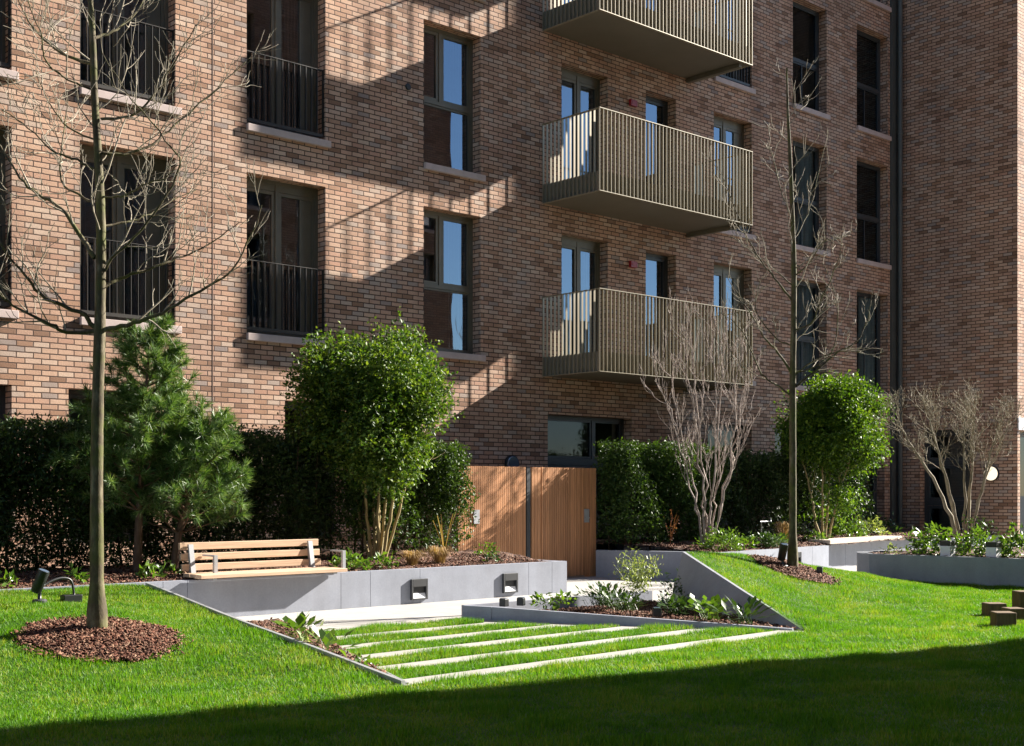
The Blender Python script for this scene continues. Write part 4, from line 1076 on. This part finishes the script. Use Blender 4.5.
def hedge(name_label, x0,x1,y0,y1,z0,z1, n, size, mat, seed, stems, stemmat, dens_low, topw=.10):
    rg=np.random.default_rng(seed); random.seed(seed)
    o=tag(empty('hedge',((x0+x1)/2,(y0+y1)/2,.45)),name_label,'hedge')
    x=rg.uniform(x0,x1,n*2); y=rg.uniform(y0,y1,n*2); z=z0+(z1-z0)*rg.uniform(0,1,n*2)**.75
    f=(z-z0)/(z1-z0)
    clump=.5+.5*np.sin(x*5.3+seed)*np.sin(z*4.7+x*1.3+seed*2)*np.cos(y*4)
    keep=rg.uniform(0,1,n*2) < (dens_low+(1-dens_low)*ss(.15,.6,f))*(.35+.65*clump)
    edge=z1+topw*np.sin(x*3.1+seed)+topw*.7*np.sin(x*7.7)+rg.normal(0,.05,n*2); keep&=z<edge
    bul=.10*np.sin(x*4.4+z*3); P=np.stack([x,y-bul*(y<(y0+y1)/2),z],1)[keep]
    nb=np.stack([rg.normal(0,.4,len(P)),-np.ones(len(P))*.7,rg.normal(.2,.4,len(P))],1)
    P,nb=sprays(P,nb,rg,4,size*.5,size*.3)
    V,F=leaves(P,size,nb,.3,.45,.5); raw('foliage',V,F,mat,o)
    for k in range(stems):
        xx=x0+(x1-x0)*(k+.5+random.uniform(-.3,.3))/stems; yy=random.uniform(y0+.1,y1-.1)
        q=wig((xx,yy,.42),(random.gauss(0,.06),random.gauss(0,.06),1),z1-.6,7,.05,.05); g=MB(); branch(g,q,.017,.006,6)
        twigs(g,q,.012,7,.35,0,.1,.9,.1,.12,.003); g.build('stem', stemmat, o)
    return o
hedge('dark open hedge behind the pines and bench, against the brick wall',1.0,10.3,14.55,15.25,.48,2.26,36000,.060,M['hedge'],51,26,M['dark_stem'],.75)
hedge('leafy hedge between the multi-stemmed evergreen and timber screen',10.35,12.42,14.35,15.0,.6,2.10,6500,.062,M['hedge2'],52,9,M['dark_stem'],.45,.14)
hedge('dense evergreen hedge right of the timber gate',16.22,19.0,14.75,15.5,.55,2.28,9000,.066,M['hedge2'],53,7,M['dark_stem'],.6,.06)
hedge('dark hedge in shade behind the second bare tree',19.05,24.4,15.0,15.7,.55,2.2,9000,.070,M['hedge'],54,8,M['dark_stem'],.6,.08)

def clump(base, r, h, n, leaf, mat, label, cat, name, seed, style='leaf', aspect=.45, group=None):
    rg=np.random.default_rng(seed); b=np.array(base,dtype=float)
    if style=='leaf':      # bushy
        d=rg.normal(0,1,(n,3)); d/=np.linalg.norm(d,axis=1)[:,None]; d[:,2]=np.abs(d[:,2])
        q=rg.uniform(.3,1,n)**.6; P=b+d*np.array([r,r,h])*(q*(1+.25*np.sin(d[:,0]*5+seed)*np.sin(d[:,1]*6)))[:,None]
        V,F=leaves(P,leaf,d*.7,.3,aspect,.6)
    elif style=='blade':   # arching grass-like
        a=rg.uniform(0,2*np.pi,n); rr=rg.uniform(.3,1,n); p0=b+np.stack([np.cos(a),np.sin(a),np.zeros(n)],1)*(r*.25*rg.uniform(0,1,(n,1)))
        out=np.stack([np.cos(a),np.sin(a),np.zeros(n)],1); s=np.stack([-np.sin(a),np.cos(a),np.zeros(n)],1)*(leaf/2)
        m=p0+out*(r*.45*rr)[:,None]+np.array([0,0,1])*(h*rg.uniform(.6,1,n))[:,None]; t=p0+out*(r*rr)[:,None]+np.array([0,0,1])*(h*rg.uniform(.35,.95,n))[:,None]
        V=np.stack([p0-s*.6,p0+s*.6,m+s,m-s,t],1).reshape(-1,3); k=np.arange(n)[:,None]*5
        F=np.concatenate([k+np.array([[0,1,2]]),k+np.array([[0,2,3]]),k+np.array([[3,2,4]])])
    elif style=='broad':   # large arching leaves on stalks
        a=rg.uniform(0,2*np.pi,n); el=rg.uniform(.35,1.15,n); d=np.stack([np.cos(a)*np.cos(el),np.sin(a)*np.cos(el),np.sin(el)],1)
        p0=b+rg.normal(0,.25,(n,3))*np.array([r,r,0]); m=p0+d*h*.8*rg.uniform(.4,1,(n,1))
        s=np.stack([-np.sin(a),np.cos(a),np.zeros(n)],1); nn=np.cross(s,d); L_=leaf*rg.uniform(.7,1.2,n); W=L_*aspect/2
        dn=d*.8+np.array([0,0,-.35]); c=m+d*(L_*.4)[:,None]; t=c+dn*(L_*.6)[:,None]
        l=c+s*W[:,None]+nn*(W*.3)[:,None]; rr=c-s*W[:,None]+nn*(W*.3)[:,None]
        st=s*.004
        V=np.stack([m,l,t,rr,p0-st,p0+st],1).reshape(-1,3); k=np.arange(n)[:,None]*6
        F=np.concatenate([k+np.array([[0,1,2]]),k+np.array([[0,2,3]]),k+np.array([[4,5,0]])])
    elif style=='airy':    # upright canes with small leaves
        V=[];F=[];off=0
        for c in range(9):
            a=rg.uniform(0,2*np.pi); tip=np.array([np.cos(a)*r*rg.uniform(.3,1),np.sin(a)*r*rg.uniform(.3,1),h*rg.uniform(.7,1)])
            t=np.linspace(0,1,6)[:,None]; line=b+tip*t**np.array([1.6,1.6,1])
            s=np.array([-np.sin(a),np.cos(a),0])*.004
            q=np.concatenate([line-s,line+s]); V.append(q); F.append(np.concatenate([np.array([[i,i+1,i+7],[i,i+7,i+6]]) for i in range(5)])+off); off+=12
            tt=rg.uniform(.35,1,n//9)[:,None]; P=b+tip*tt**np.array([1.6,1.6,1])+rg.normal(0,r*.16,(n//9,3))
            v,f=leaves(P,leaf,None,.3,aspect,.4); V.append(v); F.append(f+off); off+=len(v)
        V=np.concatenate(V);F=np.concatenate(F)
    o=raw(name,V,F,mat); o.location=(0,0,0)
    tag(o,label,cat,group); return o
PL = [ # base, r, h, n, leaf, mat, label, style, aspect, name
 ((4.05,13.62,.45),.30,.26,420,.010,'bluegrass','blue-grey grassy clump on the far left end of the planter','blade',.4,'ornamental_grass'),
 ((4.85,13.50,.45),.14,.18,60,.08,'silver','small pale-leaved plant above the left wall behind the spotlight','leaf',.5,'bedding_plant'),
 ((5.30,13.62,.45),.18,.16,60,.09,'herb','light green low plant on mulch left of the near trunk','leaf',.5,'bedding_plant'),
 ((5.2,14.25,.48),.30,.45,130,.09,'rust','rusty brown dying fern under the dark hedge','broad',.3,'fern'),
 ((6.05,13.55,.45),.12,.16,45,.09,'herb','small green plant on mulch just right of the near trunk','leaf',.5,'bedding_plant'),
 ((6.95,13.62,.46),.14,.16,50,.09,'herb','small bright green plant under the taller pine','leaf',.5,'bedding_plant'),
 ((7.28,13.85,.46),.16,.14,50,.09,'herb','low green plant behind the left end of the bench','leaf',.5,'bedding_plant'),
 ((9.75,13.62,.46),.26,.22,160,.10,'herb','bright green leafy plant right of the bench armrest','leaf',.5,'bedding_plant'),
 ((10.25,13.60,.46),.20,.17,110,.08,'herb','low green plant at the foot of the multi-stemmed evergreen','leaf',.5,'bedding_plant'),
 ((10.75,13.62,.46),.26,.22,220,.007,'straw','tuft of dry straw-coloured grass under the evergreen','blade',.4,'ornamental_grass'),
 ((11.25,13.66,.46),.28,.26,260,.007,'straw','wide tuft of dry grass right of the evergreen stems','blade',.4,'ornamental_grass'),
 ((11.5,13.85,.47),.30,.75,130,.008,'straw','tall thin dry stems before the hedge left of the timber screen','airy',.2,'dry_shrub'),
 ((12.15,13.58,.46),.12,.13,45,.07,'herbd','tiny dark green plant above the wall light near the screen','leaf',.5,'bedding_plant'),
 ((12.62,14.2,.5),.18,.22,80,.07,'herb','small yellow-green plant at the foot of the timber screen','leaf',.5,'bedding_plant'),
 ((6.40,9.25,.06),.16,.25,24,.20,'herb','broad-leaved plant nearest the paving strips in the left bed','broad',.4,'bedding_plant'),
 ((6.66,10.15,.10),.18,.28,34,.20,'herb','taller broad-leaved plant at the middle of the left bed','broad',.4,'bedding_plant'),
 ((6.52,9.70,.08),.14,.16,40,.09,'silver','pale small-leaved plant between the broad-leaved ones in the left bed','leaf',.5,'bedding_plant'),
 ((6.10,8.45,.05),.10,.12,20,.10,'herb','tiny plant at the front tip of the left bed','leaf',.5,'bedding_plant'),
 ((10.42,10.78,.13),.16,.17,60,.08,'herb','small green plant near the tip of the triangular bed','leaf',.5,'bedding_plant'),
 ((10.72,10.72,.13),.16,.15,55,.08,'herb','second small green plant from the tip of the triangular bed','leaf',.5,'bedding_plant'),
 ((11.3,10.6,.10),.34,.34,220,.12,'herbd','drooping dark green leafy clump in the middle of the triangular bed','broad',.3,'bedding_plant'),
 ((11.15,10.15,.08),.26,.26,130,.11,'herbd','lower dark leafy clump in front of the drooping one','broad',.35,'bedding_plant'),
 ((12.0,10.75,.05),.36,.66,900,.055,'silver','airy upright shrub with pale tips before the gate path','airy',.3,'young_shrub'),
 ((12.25,10.35,.04),.22,.42,170,.065,'herbd','small dark shrub against the upper end of the triangular wall','leaf',.4,'young_shrub'),
 ((11.58,9.7,.04),.30,.26,120,.11,'herbd','spreading dark plant with heart-shaped leaves below the triangular wall','broad',.6,'bedding_plant'),
 ((11.36,9.08,.03),.22,.33,95,.13,'herb','glossy heart-leaved plant at the centre of the triangular wall','broad',.6,'bedding_plant'),
 ((11.26,8.55,.03),.2,.30,46,.22,'herbd','arum-like plant with long leaves near the low tip of the wall','broad',.28,'bedding_plant'),
 ((16.9,14.35,.52),.22,.62,50,.05,'rust','dry brown seed-head plant beside the right hedge','airy',.6,'dry_shrub'),
 ((17.55,13.75,.48),.42,.34,800,.075,'herb','bright green mounded plant below the bare reddish shrub','leaf',.35,'bedding_plant'),
 ((18.35,13.85,.48),.24,.22,120,.09,'herb','small light green plant right of the bare reddish shrub','leaf',.5,'bedding_plant'),
 ((18.85,13.7,.48),.34,.30,180,.13,'herbd','broad green clump left of the standpipe','broad',.45,'bedding_plant'),
 ((19.4,13.9,.48),.34,.26,160,.12,'herb','green clump between standpipe and second tree','broad',.4,'bedding_plant'),
 ((19.95,14.2,.5),.3,.42,130,.006,'straw','thin dry grass tuft behind the second bare tree','blade',.4,'ornamental_grass'),
 ((20.9,14.15,.5),.28,.2,120,.09,'herb','low green plant under the rounded evergreen','leaf',.5,'bedding_plant'),
 ((22.9,14.75,.5),.48,.40,520,.10,'herb','leafy mound behind the left half of the slab bench','leaf',.45,'bedding_plant'),
 ((23.9,14.95,.5),.5,.42,560,.10,'silver','pale green mound behind the right half of the slab bench','leaf',.45,'bedding_plant'),
 ((25.0,15.1,.5),.36,.4,220,.10,'herbd','dark leafy mound at the right end of the slab bench','leaf',.45,'bedding_plant'),
 ((18.75,11.25,.44),.16,.14,60,.08,'silver','tiny pale plant on the rounded corner of the right planter','leaf',.4,'bedding_plant'),
 ((19.2,10.75,.44),.40,.46,520,.11,'herb','leafy green clump left of the first white bollard light','leaf',.42,'bedding_plant'),
 ((19.3,10.05,.44),.42,.40,560,.10,'herb','yellow-green clump between the two white bollard lights','leaf',.42,'bedding_plant'),
 ((19.95,10.3,.44),.30,.62,200,.06,'herbd','upright small-leaved plant behind the yellow-green clump','airy',.45,'young_shrub'),
 ((19.3,9.35,.44),.36,.46,480,.11,'herb','green clump right of the second white bollard light','leaf',.42,'bedding_plant'),
 ((19.5,8.75,.44),.42,.50,560,.10,'silver','pale variegated clump at the right edge of the picture','leaf',.4,'bedding_plant'),
 ((20.4,8.9,.44),.3,.3,160,.10,'herbd','dark leafy clump behind the pale variegated one','leaf',.4,'bedding_plant'),
]
CAT={'ornamental_grass':'grass clump','bedding_plant':'plant','fern':'fern','dry_shrub':'dry plant','young_shrub':'shrub'}
for i,(b,r,h,n,lf,mt,lb,st,asp,nm) in enumerate(PL):
    clump(b,r,h,n,lf,M[mt],lb,CAT[nm],nm,100+i,st,asp)

# ------------------------------------------------------------------ camera, light, world
cam = bpy.data.cameras.new('camera'); co = bpy.data.objects.new('camera', cam); COL.objects.link(co)
co.location = (0,0,1.45); co.rotation_euler = (R(90),0,R(47.3-90))
cam.sensor_width = 36; cam.lens = 36*1293/1024; cam.shift_y = 119/1024; cam.clip_end = 2000; cam.clip_start = .1
S.camera = co
EL, AZ = 27.7, 12.85
sv = Vector((math.cos(R(EL))*math.cos(R(AZ)), -math.cos(R(EL))*math.sin(R(AZ)), math.sin(R(EL))))
sl = bpy.data.lights.new('sun','SUN'); so = bpy.data.objects.new('sun', sl); COL.objects.link(so)
so.rotation_euler = (-sv).to_track_quat('-Z','Y').to_euler(); so.location=(0,0,40)
sl.energy = 5.0; sl.angle = R(.5); sl.color = (1,.93,.83)
w = bpy.data.worlds.new('World'); S.world = w; w.use_nodes = True
nt = w.node_tree; bg = nt.nodes['Background']
sky = nt.nodes.new('ShaderNodeTexSky'); sky.sky_type='NISHITA'; sky.sun_disc=False
sky.sun_elevation = R(EL); sky.sun_rotation = R(90+AZ); sky.air_density=1.0; sky.dust_density=.15; sky.ozone_density=3.0
nt.links.new(sky.outputs[0], bg.inputs[0]); bg.inputs[1].default_value = .05
S.view_settings.view_transform='Standard'; S.view_settings.look='None'; S.view_settings.gamma=1; S.view_settings.use_curve_mapping=False
S.view_settings.exposure = 2.0
S.render.resolution_x=1024; S.render.resolution_y=746
S.render.engine='CYCLES'
